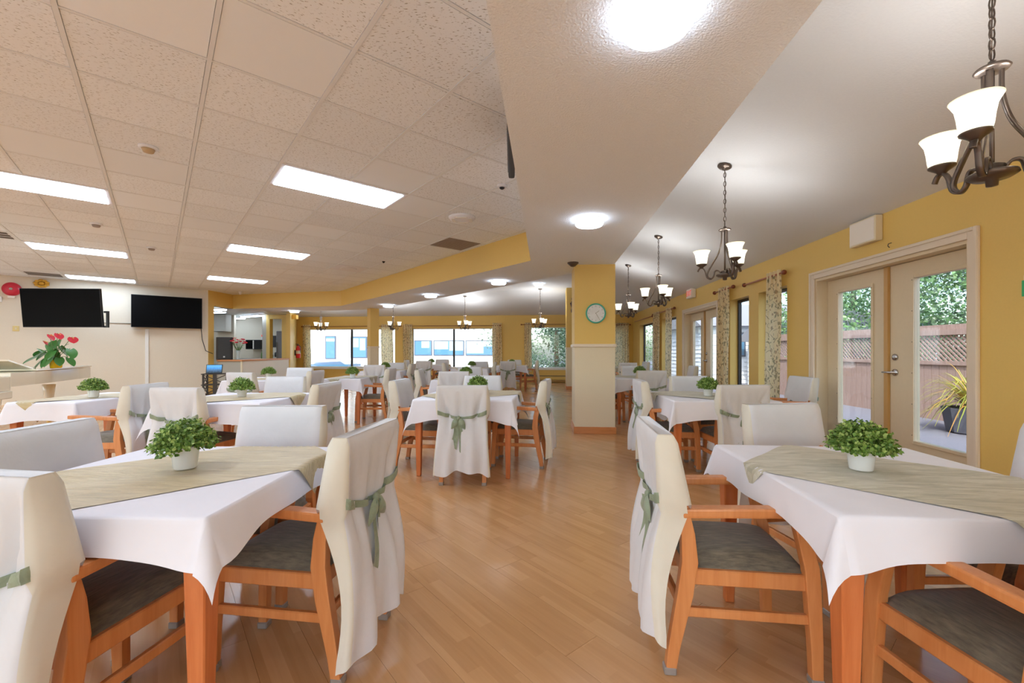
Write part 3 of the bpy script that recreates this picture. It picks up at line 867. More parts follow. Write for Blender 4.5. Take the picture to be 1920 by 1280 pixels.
t = thing('sprinkler_head', 'tiny dark sprinkler dot near the far yellow band', 'sprinkler', (-2.39, 7.98, ZT))
MB().lathe([(.03, 0), (.022, -.014), (.01, -.03), (.001, -.032)], 12).build('head', M_BEZEL, t, smooth=True)
t = thing('bullet_camera', 'little white camera hanging at the corner of the yellow band', 'camera', (-7.67, 12.11, ZT))
MB().lathe([(.05, 0), (.05, -.02), (.03, -.03), (.03, -.07), (.001, -.08)], 14).build('housing', M_DIFF, t, smooth=True)
t = thing('wall_speaker', 'slim dark grey speaker on the side of the textured beam', 'speaker', (0, 3.0, ZS))
t.location = (-.53 + .0794 * (3.0 + 4) - .004, 3.0, ZS)
MB().box(-.05, 0, -.35, .35, .1, .34).build('housing', M_DKGREY, t, bevel=.02, seg=2)
MB().box(-.054, -.05, -.3, .3, .13, .31).build('grille', M_BEZEL, t)
t = thing('ceiling_horn', 'grey conical detector under the soffit at the clock pillar', 'detector', (.86, 6.05, ZS))
MB().lathe([(.08, 0), (.08, -.012), (.03, -.055), (.001, -.06)], 20).build('cone', M_BRONZE, t, smooth=True)

# round soffit lamps
for (x, y, z), lab in zip([(.53, 1.57, ZS), (.73, 4.05, ZS), (-.237, 7.63, ZS), (-1.8, 9.5, ZS), (-3.35, 11.6, ZS), (-6.75, 13.3, ZS), (.76, 12.3, ZV)],
        ('biggest round flush lamp cut by the top picture edge', 'round flush lamp in the middle of the textured beam', 'round flush lamp on soffit left of clock pillar',
         'small round soffit lamp halfway along the far soffit', 'small round soffit lamp beside the thin far pillar', 'small round lamp above the serving counter', 'round lamp on bright ceiling beyond the soffit')):
    t = thing('disc_lamp', lab, 'ceiling light', (x, y, z), 0, 'round flush lamps')
    MB().lathe([(.125, 0), (.125, -.02)], 40).build('base_ring', M_WHITE, t, smooth=False)
    MB().lathe([(.122, -.018), (.13, -.022), (.13, -.05), (.122, -.06), (.1, -.064), (.001, -.065)], 40).build('diffuser', M_DISC, t, smooth=True)

# ------------------------------------------------------------------ chandeliers
def bez(pts, n=8):
    out = []
    P = [Vector(p) for p in pts]
    for i in range(len(P) - 1):
        p0 = P[max(i - 1, 0)]; p1 = P[i]; p2 = P[i + 1]; p3 = P[min(i + 2, len(P) - 1)]
        for k in range(n):
            t = k / n
            out.append(.5 * ((2 * p1) + (-p0 + p2) * t + (2 * p0 - 5 * p1 + 4 * p2 - p3) * t * t + (-p0 + 3 * p1 - 3 * p2 + p3) * t ** 3))
    out.append(P[-1]); return out
def ribbon(mb, path, w, th, ang):
    # flat metal strap in the vertical plane at angle ang
    c, s_ = cos(ang), sin(ang); rings = []
    for i, p in enumerate(path):
        a = path[max(0, i - 1)]; b = path[min(len(path) - 1, i + 1)]
        d = (b - a).normalized(); nx, nz = -d.z, d.x
        r = []
        for sw, st in ((-1, -1), (1, -1), (1, 1), (-1, 1)):
            x = p.x + nx * th / 2 * st; z = p.z + nz * th / 2 * st; y = w / 2 * sw
            r.append((x * c - y * s_, x * s_ + y * c, z))
        rings.append(r)
    mb.sweep(rings)
CH = {}
def chandelier(loc, ztop, rz, label, tilt, n_arms=3, bulb='bulb'):
    t = thing('chandelier', label, 'chandelier', loc, rz, 'bronze chandeliers')
    if not CH:
        b = MB().lathe([(.001, .485), (.012, .48), (.014, .465), (.05, .455), (.056, .447), (.05, .44), (.03, .438)], 24); CH['cap'] = b.mesh('top_disc', M_BRONZE, True)
        b = MB().tube([(0, 0, .44), (0, 0, .0)], .008, 8); CH['rod'] = b.mesh('centre_rod', M_BRONZE, True)
        b = MB().lathe([(.02, .06), (.04, .05), (.03, .035), (.075, .022), (.078, .012), (.06, .0), (.02, -.006), (.018, -.03), (.001, -.034)], 24); CH['base'] = b.mesh('bottom_disc', M_BRONZE, True)
        b = MB()
        ribbon(b, bez([(.028, 0, .44), (.03, 0, .34), (.055, 0, .23), (.11, 0, .13), (.15, 0, .05), (.148, 0, .01), (.12, 0, -.012)]), .02, .011, 0)
        ribbon(b, bez([(.03, 0, .025), (.055, 0, .062), (.085, 0, .06), (.1, 0, .01), (.125, 0, -.012), (.158, 0, .01), (.175, 0, .07), (.195, 0, .1), (.222, 0, .1), (.24, 0, .07)]), .02, .011, 0)
        CH['arm'] = b.mesh('arm', M_BRONZE, True)
        b = MB().lathe([(.012, .098), (.02, .112), (.048, .132), (.05, .138), (.001, .138)], 20, (.205, 0, 0)); CH['cup'] = b.mesh('cup', M_BRONZE, True)
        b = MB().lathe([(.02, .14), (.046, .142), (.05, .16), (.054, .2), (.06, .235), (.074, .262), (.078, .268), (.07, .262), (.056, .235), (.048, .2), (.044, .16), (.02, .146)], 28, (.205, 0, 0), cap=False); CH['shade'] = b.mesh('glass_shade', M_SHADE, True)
    for k in ('cap', 'rod', 'base'): place(CH[k], CH[k].name, t)
    for k in range(n_arms):
        a = 2 * pi * k / n_arms
        o = place(CH['arm'], 'arm', t, (0, 0, 0), (0, 0, a))
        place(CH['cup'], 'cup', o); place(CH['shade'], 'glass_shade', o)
        if bulb not in CH:
            CH[bulb] = bpy.data.lights.new('bulb', 'POINT'); CH[bulb].energy = BULB_W if bulb == 'bulb' else BULB_FAR; CH[bulb].shadow_soft_size = .05; CH[bulb].color = (.96, .98, 1.0)
        place(CH[bulb], 'bulb', o, (.205, 0, .235))
    # chain and canopy
    zc = ztop - loc[2]
    ch = MB(); z = .485; k = 0
    while z < zc - .03:
        ln, rw = .05, .011
        ring = [(rw * cos(q) * (1 if k % 2 else 0), rw * cos(q) * (0 if k % 2 else 1), z + ln / 2 + (ln / 2) * sin(q)) for q in [2 * pi * e / 10 for e in range(11)]]
        ch.tube(ring, .0032, 5, cap=False); z += ln * .84; k += 1
    ch.tube([(.004, 0, .48), (-.004, .003, (zc + .48) / 2), (.0, 0, zc)], .003, 5)
    ch.build('chain', M_BRONZE, t, smooth=True)
    cn = MB().lathe([(.001, .0), (.062, -.002), (.064, -.012), (.05, -.024), (.014, -.03), (.012, -.045), (.001, -.045)], 24).build('canopy', M_BRONZE, t, smooth=True)
    cn.location = (0, 0, zc); cn.rotation_euler = tilt
    return t
# three on the right slope follow the wall, four hang before the far windows
for (x, y), rz, lab in [((1.97, 1.76), radians(90), 'nearest bronze chandelier cut by the right picture edge'),
                        ((2.035, 4.1), radians(148), 'bronze chandelier with tilted canopy above the second right table'),
                        ((2.255, 6.6), radians(148), 'bronze chandelier between the clock pillar and exit sign'),
                        ((2.4, 8.85), radians(150), 'smallest bronze chandelier just right of the clock pillar')]:
    d = (3.335 + .072 * y - x) * cos(WR)
    zt = min(ZV, 2.54 + (ZV - 2.54) / dR * d)
    chandelier((x, y, 1.905), zt, rz, lab, (0, math.atan((ZV - 2.54) / dR), -rz))
for (x, y), rz, lab in [((.88, 13.4), radians(160), 'far chandelier in front of the tree window'),
                        ((-1.58, 14.4), radians(165), 'far chandelier at the middle window mullion'),
                        ((-4.1, 14.8), radians(10), 'far chandelier right of the thin pillar'),
                        ((-6.75, 15.15), radians(0), 'far chandelier nearest the serving counter')]:
    d = 16.3 - .1 * x - y
    zt = min(ZV, 2.54 + (ZV - 2.54) / dF * d)
    chandelier((x, y, 1.925), zt, rz, lab, (0, 0, 0), 3, 'bulb_far')

# ------------------------------------------------------------------ chairs
def beam(mb, path, sx):
    """path: (y, z, depth) list; square bar of width sx swept in the y-z plane"""
    rings = []
    for i, (y, z, d) in enumerate(path):
        a = path[max(0, i - 1)]; b = path[min(len(path) - 1, i + 1)]
        ty, tz = b[0] - a[0], b[1] - a[1]; l = sqrt(ty * ty + tz * tz); ny, nz = tz / l, -ty / l
        if abs(ty) < abs(tz): ny, nz = (1, 0) if i in (0, len(path) - 1) else (ny, nz)
        if ny < 0: ny, nz = -ny, -nz
        rings.append([(-sx / 2, y - ny * d / 2, z - nz * d / 2), (sx / 2, y - ny * d / 2, z - nz * d / 2), (sx / 2, y + ny * d / 2, z + nz * d / 2), (-sx / 2, y + ny * d / 2, z + nz * d / 2)])
    mb.sweep(rings)
ZSEAT = .40
def yb(z): return -.205 - .085 * max(0, z - .45) / .43

def cover_mesh(seed, pull=0.0):
    rnd = random.Random(seed)
    ph = [rnd.random() * 6.28 for _ in range(6)]
    nf, ns, nr2 = 13, 5, 25
    HW = .222
    zs_up = [.892, .887, .86, .83, .80, .77, .74, .71, .685, .66, .638]
    zb = .13 + rnd.uniform(-.01, .03)
    nlow = 12
    def rear(u, z):
        # u -1..1 (from +x to -x when walking), returns x, y
        zz = (.887 - z)
        if z >= .6:
            k = min(1, max(0, zz / .28))
            y = -.335 - .012 * k + .0
            y += .05 * k * (1 - .3 * abs(u))
            cr = .93 - .38 * k
            y += .046 * k * math.exp(-((abs(u) - cr) / .07) ** 2)
            y += .007 * k * sin(9 * u + ph[0]) + .006 * k * sin(17 * u + ph[1])
            x = HW * u * (1 - .05 * k)
        else:
            k = (.6 - z) / (.6 - zb)
            y = -.347 + .05 * (1 - k) * (1 - .3 * abs(u)) - .012 * k - .02 * sin(pi * k)
            y += .030 * (1 - k) ** 2 * math.exp(-((abs(u) - .55) / .12) ** 2)
            y += (.007 + .014 * k) * sin(6.5 * u + ph[2]) + (.003 + .008 * k) * sin(13 * u + ph[3] + 2 * k)
            x = HW * u * (.95 + .09 * k) + .01 * k * sin(5 * u + ph[4])
        return x, y
    def ring(z, zi):
        pts = []
        f = min(1, (.892 - z) / .02)
        k = (.892 - z) / .254
        drop_ = .09 * max(0, k - .75) / .25
        for i in range(nf):                                  # front, -x to +x
            u = -1 + 2 * i / (nf - 1)
            y = yb(z) + .034 + .004 * sin(7 * u + ph[5]) * k
            pts.append((HW * u * (1 + .02 * k), y - (1 - f) * .012, z - drop_ * (1 - u ** 8)))
        xr, yr = rear(1, z); xf, yf = pts[-1][0], pts[-1][1]
        for i in range(1, ns + 1):                           # right side, front to rear
            t = i / (ns + 1)
            bul = .022 * sin(pi * t) * sin(pi * min(1, k * .8)) + .006 * k
            pts.append((xf + (xr - xf) * t + bul, yf + (yr - yf) * t, z))
        for i in range(nr2):
            u = 1 - 2 * i / (nr2 - 1)
            x, y = rear(u, z); pts.append((x, y + (1 - f) * .012, z))
        xr, yr = rear(-1, z); xf, yf = pts[0][0], pts[0][1]
        for i in range(1, ns + 1):
            t = i / (ns + 1)
            bul = -.022 * sin(pi * t) * sin(pi * min(1, k * .8)) - .006 * k
            pts.append((xr + (xf - xr) * t + bul, yr + (yf - yr) * t, z))
        return pts
    V = []; F = []; MI = []
    NC = nf + ns + nr2 + ns
    for zi, z in enumerate(zs_up): V += ring(z, zi)
    side = lambda c: 1 if (nf - 1 <= c < nf + ns) or (c >= nf + ns + nr2 - 1) else 0
    for r in range(len(zs_up) - 1):
        for c in range(NC):
            d = (c + 1) % NC
            F.append((r * NC + c, r * NC + d, (r + 1) * NC + d, (r + 1) * NC + c)); MI.append(side(c))
    for i in range(nf - 1):                                  # top: join front to rear
        for kk in range(2):
            pass
    top = list(range(NC)); F.append(tuple(top)); MI.append(0)
    # hanging skirt: sides and rear only
    first = nf; last = nf + ns + nr2 + ns - 1
    cols = list(range(first, last + 1)); base = (len(zs_up) - 1) * NC
    prev = [base + c for c in cols]
    for r in range(1, nlow + 1):
        row = []
        for c in cols:
            if c < nf + ns: t = (c - nf + 1) / (ns + 1); sgn = 1
            elif c >= nf + ns + nr2: t = 1 - (c - nf - ns - nr2 + 1) / (ns + 1); sgn = -1
            else: t = None
            fz = r / nlow
            if t is None:
                u = 1 - 2 * (c - nf - ns) / (nr2 - 1)
                zz = .638 + (zb + .022 * sin(3 * u + ph[0]) + .012 * sin(7 * u + ph[1]) - .638) * fz
                x, y = rear(u, max(zz, zb))
            else:
                zz = .638 + (zb + .022 * sin(3 * sgn + ph[0]) - .03 * (1 - t) - .638) * fz
                x, y = rear(sgn, max(zz, zb))
                y += (1 - t) * (.062 + .015 * sin(ph[2] + 4 * fz) + .05 * (1 - fz) ** 3) ; x += sgn * ((1 - t) * (.006 + .02 * fz) + .010 * sin(5 * t + ph[3]) * fz)
            V.append((x, y, zz)); row.append(len(V) - 1)
        for q in range(len(cols) - 1):
            F.append((prev[q], prev[q + 1], row[q + 1], row[q])); c = cols[q]
            MI.append(1 if (c < nf + ns) or (c >= nf + ns + nr2 - 1) else 0)
        prev = row
    me = bpy.data.meshes.new('cover'); me.from_pydata(V, [], F)
    me.materials.append(M_COVER); me.materials.append(M_COVERLIT)
    me.polygons.foreach_set('material_index', MI)
    me.polygons.foreach_set('use_smooth', [True] * len(F)); me.update()
    # sash band following the rear and sides
    sb = MB(); rows = []
    def at(u, z):
        return rear(max(-1, min(1, u)), max(.601, z))
    for dz in (-.02, -.007, .007, .02):
        row = []
        for i in range(31):
            u = -1.0 + 2 * i / 30
            z = .655 - .05 * (1 - u * u) + dz * (.45 + .55 * abs(u))
            x, y = at(u, z)
            row.append((x * 1.01, y - .008 - .004 * cos(dz * 60), z))
        x0, y0, z0 = row[0]; x1, y1, z1 = row[-1]
        row = [(x0 - .004, y0 + .02, z0 + .002)] + row + [(x1 + .004, y1 + .02, z1 + .002)] if x0 < x1 else [(x0 + .004, y0 + .02, z0 + .002)] + row + [(x1 - .004, y1 + .02, z1 + .002)]
        rows.append(row)
    sb.grid(rows)
    sash = sb.mesh('sash', M_SASH, True)
    return me, sash
def petal(l, w, bulge):
    rows_t, rows_b = [], []
    for i in range(9):
        t = i / 8; r1, r2 = [], []
        ww = w * (sin(pi * t ** .7) ** .8 if 0 < t < 1 else .12)
        for j in range(5):
            s_ = -1 + j / 2
            x = t * l; z = s_ * ww / 2; b = bulge * (1 - s_ * s_) * sin(pi * min(1, t * 1.02))
            r1.append((x, -.004 - b, z)); r2.append((x, -.004 + b * .4, z))
        rows_t.append(r1); rows_b.append(r2)
    m = MB(); m.grid(rows_t); m.grid(rows_b); return m
CP = {}
def chair_parts():
    b = MB(); beam(b, [(-.275, 0, .036), (-.262, .1, .042), (-.222, .3, .056), (-.205, .42, .058), (-.212, .52, .05), (-.25, .7, .042), (-.285, .865, .034)], .036)
    CP['rear'] = b.mesh('leg', M_OAK, bevel=.005, seg=2)
    b = MB(); beam(b, [(.232, 0, .036), (.228, .15, .042), (.218, .34, .05), (.212, .42, .05), (.188, .52, .044), (.168, .598, .04)], .036)
    CP['front'] = b.mesh('leg', M_OAK, bevel=.005, seg=2)
    b = MB(); b.box(-.021, .021, -.022, .022, -.001, .028); CP['cap'] = b.mesh('foot_cap', M_CAP, bevel=.004)
    b = MB(); beam(b, [(-.232, .602, .034), (-.1, .608, .034), (.1, .616, .034), (.2, .620, .03)], .05)
    CP['arm'] = b.mesh('arm', M_OAK, bevel=.008, seg=2)
    b = MB()
    for sx in (-1, 1): b.box(sx * .19 - .012, sx * .19 + .012, -.19, .2, .335, .392)
    b.box(-.178, .178, .19, .214, .335, .392); b.box(-.178, .178, -.215, -.19, .335, .392)
    CP['frame'] = b.mesh('seat_frame', M_OAK, bevel=.004)
    b = MB(); rows = []
    nx = 12
    for j in range(nx + 1):
        row = []
        for i in range(nx + 1):
            u = -1 + 2 * i / nx; w = -1 + 2 * j / nx
            e = (1 - abs(u) ** 6) * (1 - abs(w) ** 6)
            row.append((.185 * u, .0 + .212 * w, .392 + .052 * max(0, e) ** .5 + .012 * (1 - u * u) * (1 - w * w)))
        rows.append(row)
    b.grid(rows)
    CP['seat'] = b.mesh('seat', M_SEAT, True)
    b = MB(); b.box(-.011, .011, -.225, .215, .215, .25); CP['stretch'] = b.mesh('stretcher', M_OAK, bevel=.004)
    b = MB(); b.box(-.18, .18, -.011, .011, .235, .27); CP['cross'] = b.mesh('cross_stretcher', M_OAK, bevel=.004)
    b = MB(); rows = []
    for z in (.47, .56, .66, .76, .85): rows.append([(-.18, yb(z) - .016, z), (.18, yb(z) - .016, z), (.18, yb(z) + .02, z), (-.18, yb(z) + .02, z)])
    b.sweep(rows); CP['pad'] = b.mesh('back_pad', M_SEAT, bevel=.008, seg=2)
    CP['cover'] = [cover_mesh(s_) for s_ in (3, 8, 21, 34)]
    b = MB().ball((0, 0, 0), .018, .014, .02, 10, 8); CP['knot'] = b.mesh('knot', M_SASH, True)
    CP['loop'] = petal(.115, .062, .02).mesh('bow_loop', M_SASH, True)
    def tail(l, sway):
        rows = []
        for i in range(11):
            t = i / 10; w = .012 + .02 * t
            rows.append([(sway * t * t + s_ * w - .004 * sin(8 * t), -.006 + .01 * sin(5 * t) - .006 * s_ * s_ * 1.0 + .004 * (s_), -t * l - (.02 * s_ if i == 10 else 0)) for s_ in (-1, -.3, .3, 1)])
        return MB().grid(rows).mesh('bow_tail', M_SASH, True)
    CP['tails'] = [tail(.25, -.02), tail(.31, .03)]
chair_parts()
def chair(x, y, deg, label, lod=0, var=0, bow=True, cover=True):
    t = thing('dining_chair', label, 'chair', (x, y, 0), radians(deg), 'covered dining armchairs')
    for sx in (-1, 1):
        r = place(CP['rear'], 'leg', t, (sx * .192, 0, 0)); f = place(CP['front'], 'leg', t, (sx * .192, 0, 0))
        if lod < 2:
            place(CP['cap'], 'foot_cap', r, (0, -.275, 0)); place(CP['cap'], 'foot_cap', f, (0, .232, 0))
        place(CP['arm'], 'arm', t, (sx * .196, 0, 0))
        place(CP['stretch'], 'stretcher', t, (sx * .192, 0, 0))
    place(CP['cross'], 'cross_stretcher', t, (0, -.235, 0))
    place(CP['frame'], 'seat_frame', t); place(CP['seat'], 'seat', t); place(CP['pad'], 'back_pad', t)
    c, s_ = CP['cover'][var % 4]
    place(c, 'cover', t); sh = place(s_, 'sash', t)
    # bow at the middle of the back
    rnd = random.Random(int(x * 100 + y * 1000))
    by = -.322
    bx = rnd.uniform(-.03, .03)
    place(CP['knot'], 'knot', sh, (bx, by, .605))
    for sx in (-1, 1):
        place(CP['loop'], 'bow_loop', sh, (bx, by, .605), (0, (pi - .85 - rnd.uniform(0, .3)) if sx < 0 else (.85 + rnd.uniform(-.1, .25)), 0))
        place(CP['tails'][0 if sx < 0 else 1], 'bow_tail', sh, (bx + sx * .012, by - .004, .6), (0, -sx * rnd.uniform(.02, .16), 0))
    return t
CHAIRS = [
 (-.872, 1.775, 82, 'white covered chair with big green bow right of the nearest left table', 0, 0),
 (-1.345, 1.39, -8, 'covered chair cut off at the lower left picture corner', 0, 1),
 (-1.65, 1.75, -90, 'covered chair at left picture edge facing right across the nearest table', 0, 2),
 (-1.27, 2.10, 180, 'chair with plain white front panel behind the nearest left table', 0, 3),
 (.885, 1.76, -97, 'armchair with long narrow cover left of the nearest right table', 0, 1),
 (1.6, 2.2, 188, 'chair with wide white panel behind the nearest right table', 0, 2),
 (1.395, 1.2, 4, 'armchair with bare orange arm in the lower right picture corner', 0, 0),
 (1.93, 1.62, 90, 'armchair at the right picture edge showing only a dark seat', 0, 3),
 (1.63, 4.45, -95, 'side-on covered chair left of the second right table', 0, 2),
 (2.08, 4.15, 0, 'covered chair with its bowed back before the second right table', 0, 3),
 (2.15, 4.9, 183, 'chair with pale front panel behind the second right table', 0, 0),
 (3.13, 5.05, 88, 'chair pulled out against the yellow wall beside the glazed doors', 0, 1),
 (2.15, 6.9, 0, 'chair with bowed back before the table beyond the clock pillar', 1, 1),
 (1.65, 7.4, -90, 'chair half hidden behind the right side of the clock pillar', 1, 0),
 (2.42, 8.3, 180, 'front-facing chair at far side of the table beyond the clock pillar', 1, 3),
 (3.33, 8.6, 82, 'chair against the wall before the far double doors', 1, 2),
 (-.43, 4.1, -2, 'centre aisle chair showing its full white back and green bow', 0, 0),
 (-.9, 4.53, -96, 'chair with open cover side left of the centre table', 0, 1),
 (.07, 4.6, 79, 'side-on covered chair right of the centre table', 0, 2),
 (-.36, 5.0, 180, 'chair with white front panel behind the centre table plant', 0, 3),
 (-2.75, 3.86, -8, 'covered chair with green bow nearest behind the left table plant', 0, 2),
 (-2.06, 4.12, 86, 'covered chair with bow at right end of the second left table', 0, 3),
 (-2.68, 4.8, 180, 'chair with slanting white panel behind the second left table', 0, 1),
 (-3.67, 3.95, 92, 'covered chair at right end of the table before the piano', 0, 0),
 (-3.73, 6.3, -14, 'angled chair with striped white back near the black shelf stand', 1, 1),
 (-3.82, 7.45, 180, 'front-facing chair behind the table before the serving counter', 1, 2),
 (-3.32, 6.62, 90, 'chair with grey sash right of the table before the counter', 1, 3),
 (-2.37, 7.35, 90, 'armchair on bare floor right of the narrow middle table', 1, 0),
 (-2.95, 9.5, 0, 'chair with tied back below the thin far pillar', 2, 1),
 (-2.95, 10.6, 180, 'front-facing chair beyond the table right of the thin pillar', 2, 2),
 (-2.62, 10.0, 90, 'side-on chair right of the table near the thin pillar', 2, 3),
 (-.86, 6.65, 0, 'chair with gathered back directly behind the centre front chair', 1, 2),
 (-1.22, 7.0, -88, 'side-on chair with dark seat behind the centre table', 1, 3),
 (-.8, 7.85, 180, 'front-facing grey-white chair behind the small middle plant', 1, 0),
 (-.12, 12.75, 0, 'far chair with long hanging sash before the corner window table', 2, 0),
 (.5, 13.5, 90, 'far side-on chair with orange legs before the tree window', 2, 1),
 (.08, 14.0, 180, 'far front-facing chair against the yellow wall', 2, 2),
 (-.9, 11.75, 180, 'far front-facing chair below the right half of middle window', 2, 3),
 (-.74, 11.1, 90, 'far side-on chair with green bow left of the hanging-sash chair', 2, 0),
 (-1.42, 10.9, -90, 'far white side-on chair below the middle window mullion', 2, 1),
 (-2.66, 13.2, 0, 'far chair with bow below the left half of middle window', 2, 2),
 (-2.45, 14.8, 180, 'farthest grey chair panel under the middle window', 2, 3),
 (-3.15, 14.0, -90, 'far bright side-on chair beside the middle window curtain', 2, 0),
 (2.95, 11.2, 0, 'small chair before the corner curtains right of the clock pillar', 2, 1),
 (3.4, 11.8, 90, 'small side-on chair before the right corner window', 2, 2),
]
for c in CHAIRS: chair(*c)

# ------------------------------------------------------------------ tables, cloths, runners, plants
ZTAB = .735
def cloth_mesh(w, d, drop, seed, n=40):
    rnd = random.Random(seed); ph = [rnd.random() * 6.28 for _ in range(8)]
    hw, hd = w / 2, d / 2
    us = sorted(set([-hw - drop + (2 * hw + 2 * drop) * i / n for i in range(n + 1)] + [-hw, hw, -hw - .012, hw + .012]))
    vs = sorted(set([-hd - drop + (2 * hd + 2 * drop) * i / n for i in range(n + 1)] + [-hd, hd, -hd - .012, hd + .012]))
    rows = []
    for v_ in vs:
        row = []
        for u in us:
            a = max(0, abs(u) - hw); b = max(0, abs(v_) - hd)
            sx = 1 if u > 0 else -1; sy = 1 if v_ > 0 else -1
            if a == 0 and b == 0:
                z = ZTAB + .004 + .0008 * sin(9 * u + ph[0]) * sin(8 * v_ + ph[1]); x, y = u, v_
            elif b == 0:
                cd = hd - abs(v_); e = a; rip = .022 * math.exp(-(cd / .09) ** 2) * (e / drop) + (.010 * sin(8 * v_ + ph[2]) + .006 * sin(19 * v_ + ph[3])) * (e / drop)
                x = sx * (hw + min(a, .008) + .018 * e / drop + rip); y = v_; z = ZTAB + .004 - max(0, a - .004) * (1 + .22 * math.exp(-(cd / .14) ** 2))
            elif a == 0:
                cd = hw - abs(u); e = b; rip = .022 * math.exp(-(cd / .09) ** 2) * (e / drop) + (.010 * sin(8 * u + ph[4]) + .006 * sin(19 * u + ph[5])) * (e / drop)
                y = sy * (hd + min(b, .008) + .018 * e / drop + rip); x = u; z = ZTAB + .004 - max(0, b - .004) * (1 + .22 * math.exp(-(cd / .14) ** 2))
            else:
                r = sqrt(a * a + b * b); phi = atan2(b, a)           # 0 on the x side
                k = sin(2 * phi)
                out = (.30 + .10 * sin(ph[6] + sx + 2 * sy)) * k * r
                ex = .010 + .040 * (r / drop)
                # folds: sector pinched so the middle ridge stands proud
                px = cos(phi) ** 2; py = sin(phi) ** 2
                x = sx * (hw + ex * px + out * .72 - .10 * r * sin(4 * phi) * .5); y = sy * (hd + ex * py + out * .72 + .10 * r * sin(4 * phi) * .5)
                z = ZTAB + .004 - r * (1.22 + .06 * k) + .002
            row.append((x, y, z))
        rows.append(row)
    return MB().grid(rows)
def runner_mesh(w, d, lx, ly, ang, ox, oy, seed, n=(44, 28)):
    """cloth lx by ly lying diagonally over a table w by d, its overhang folded down"""
    rnd = random.Random(seed); ph = [rnd.random() * 6.28 for _ in range(4)]
    hw, hd = w / 2 + .006, d / 2 + .006; c, s_ = cos(ang), sin(ang); rows = []
    for j in range(n[1] + 1):
        row = []
        for i in range(n[0] + 1):
            p = -lx / 2 + lx * i / n[0]; q = -ly / 2 + ly * j / n[1]
            x = ox + p * c - q * s_; y = oy + p * s_ + q * c
            z = ZTAB + .0075 + .0025 * sin(11 * p + ph[0]) * sin(9 * q + ph[1]) + .0015 * sin(23 * q + 5 * p + ph[2])
            z = max(z, ZTAB + .0065)
            for _ in range(1):
                if abs(x) > hw:
                    e = abs(x) - hw; x = math.copysign(hw + .012 + .03 * e + .006 * sin(25 * y), x); z -= e
                if abs(y) > hd:
                    e = abs(y) - hd; y = math.copysign(hd + .012 + .03 * e + .006 * sin(25 * x), y); z -= e
            row.append((x, y, z))
        rows.append(row)
    return MB().grid(rows)
def table(x, y, deg, w, d, drop, where, rang, roff, rl, rm, seed, rcol, plant=True, poff=(0, 0)):
    t = thing('dining_table', 'orange beech dining table under white linen, ' + where, 'table', (x, y, 0), radians(deg), 'dining tables')
    MB().box(-w / 2, w / 2, -d / 2, d / 2, ZTAB - .03, ZTAB).build('tabletop', M_TLEG, t, bevel=.006)
    b = MB(); i = .05
    b.box(-w / 2 + i, w / 2 - i, -d / 2 + i, -d / 2 + i + .02, ZTAB - .1, ZTAB - .03); b.box(-w / 2 + i, w / 2 - i, d / 2 - i - .02, d / 2 - i, ZTAB - .1, ZTAB - .03)
    b.box(-w / 2 + i, -w / 2 + i + .02, -d / 2 + i + .02, d / 2 - i - .02, ZTAB - .1, ZTAB - .03); b.box(w / 2 - i - .02, w / 2 - i, -d / 2 + i + .02, d / 2 - i - .02, ZTAB - .1, ZTAB - .03)
    b.build('apron', M_TLEG, t)
    if 'leg' not in TP:
        m = MB(); m.sweep([[(-.02, -.02, 0), (.02, -.02, 0), (.02, .02, 0), (-.02, .02, 0)], [(-.033, -.033, ZTAB - .1), (.033, -.033, ZTAB - .1), (.033, .033, ZTAB - .1), (-.033, .033, ZTAB - .1)], [(-.033, -.033, ZTAB - .03), (.033, -.033, ZTAB - .03), (.033, .033, ZTAB - .03), (-.033, .033, ZTAB - .03)]])
        TP['leg'] = m.mesh('leg', M_TLEG, bevel=.004)
    for sx in (-1, 1):
        for sy in (-1, 1): place(TP['leg'], 'leg', t, (sx * (w / 2 - .04), sy * (d / 2 - .04), 0))
    o = cloth_mesh(w, d, drop, seed).build('tablecloth', M_CLOTH, None, smooth=True, loc=(x, y, 0), rz=radians(deg))
    tag(o, 'white linen tablecloth with hanging corners, ' + where, 'tablecloth', 'white tablecloths')
    o = runner_mesh(w, d, rl[0], rl[1], radians(rang), roff[0], roff[1], seed).build('table_runner', rcol, None, smooth=True, loc=(x, y, 0), rz=radians(deg))
    tag(o, ('sheen-pale beige' if rcol is M_RUN_SHEEN else 'beige') + ' brocade overlay laid diagonally, ' + where, 'table runner', 'brocade overlays')
    if plant:
        c, s_ = cos(radians(deg)), sin(radians(deg))
        topiary(x + poff[0], y + poff[1], ZTAB + .011, seed, 'small bushy green plant in white pot, ' + where)
TP = {}
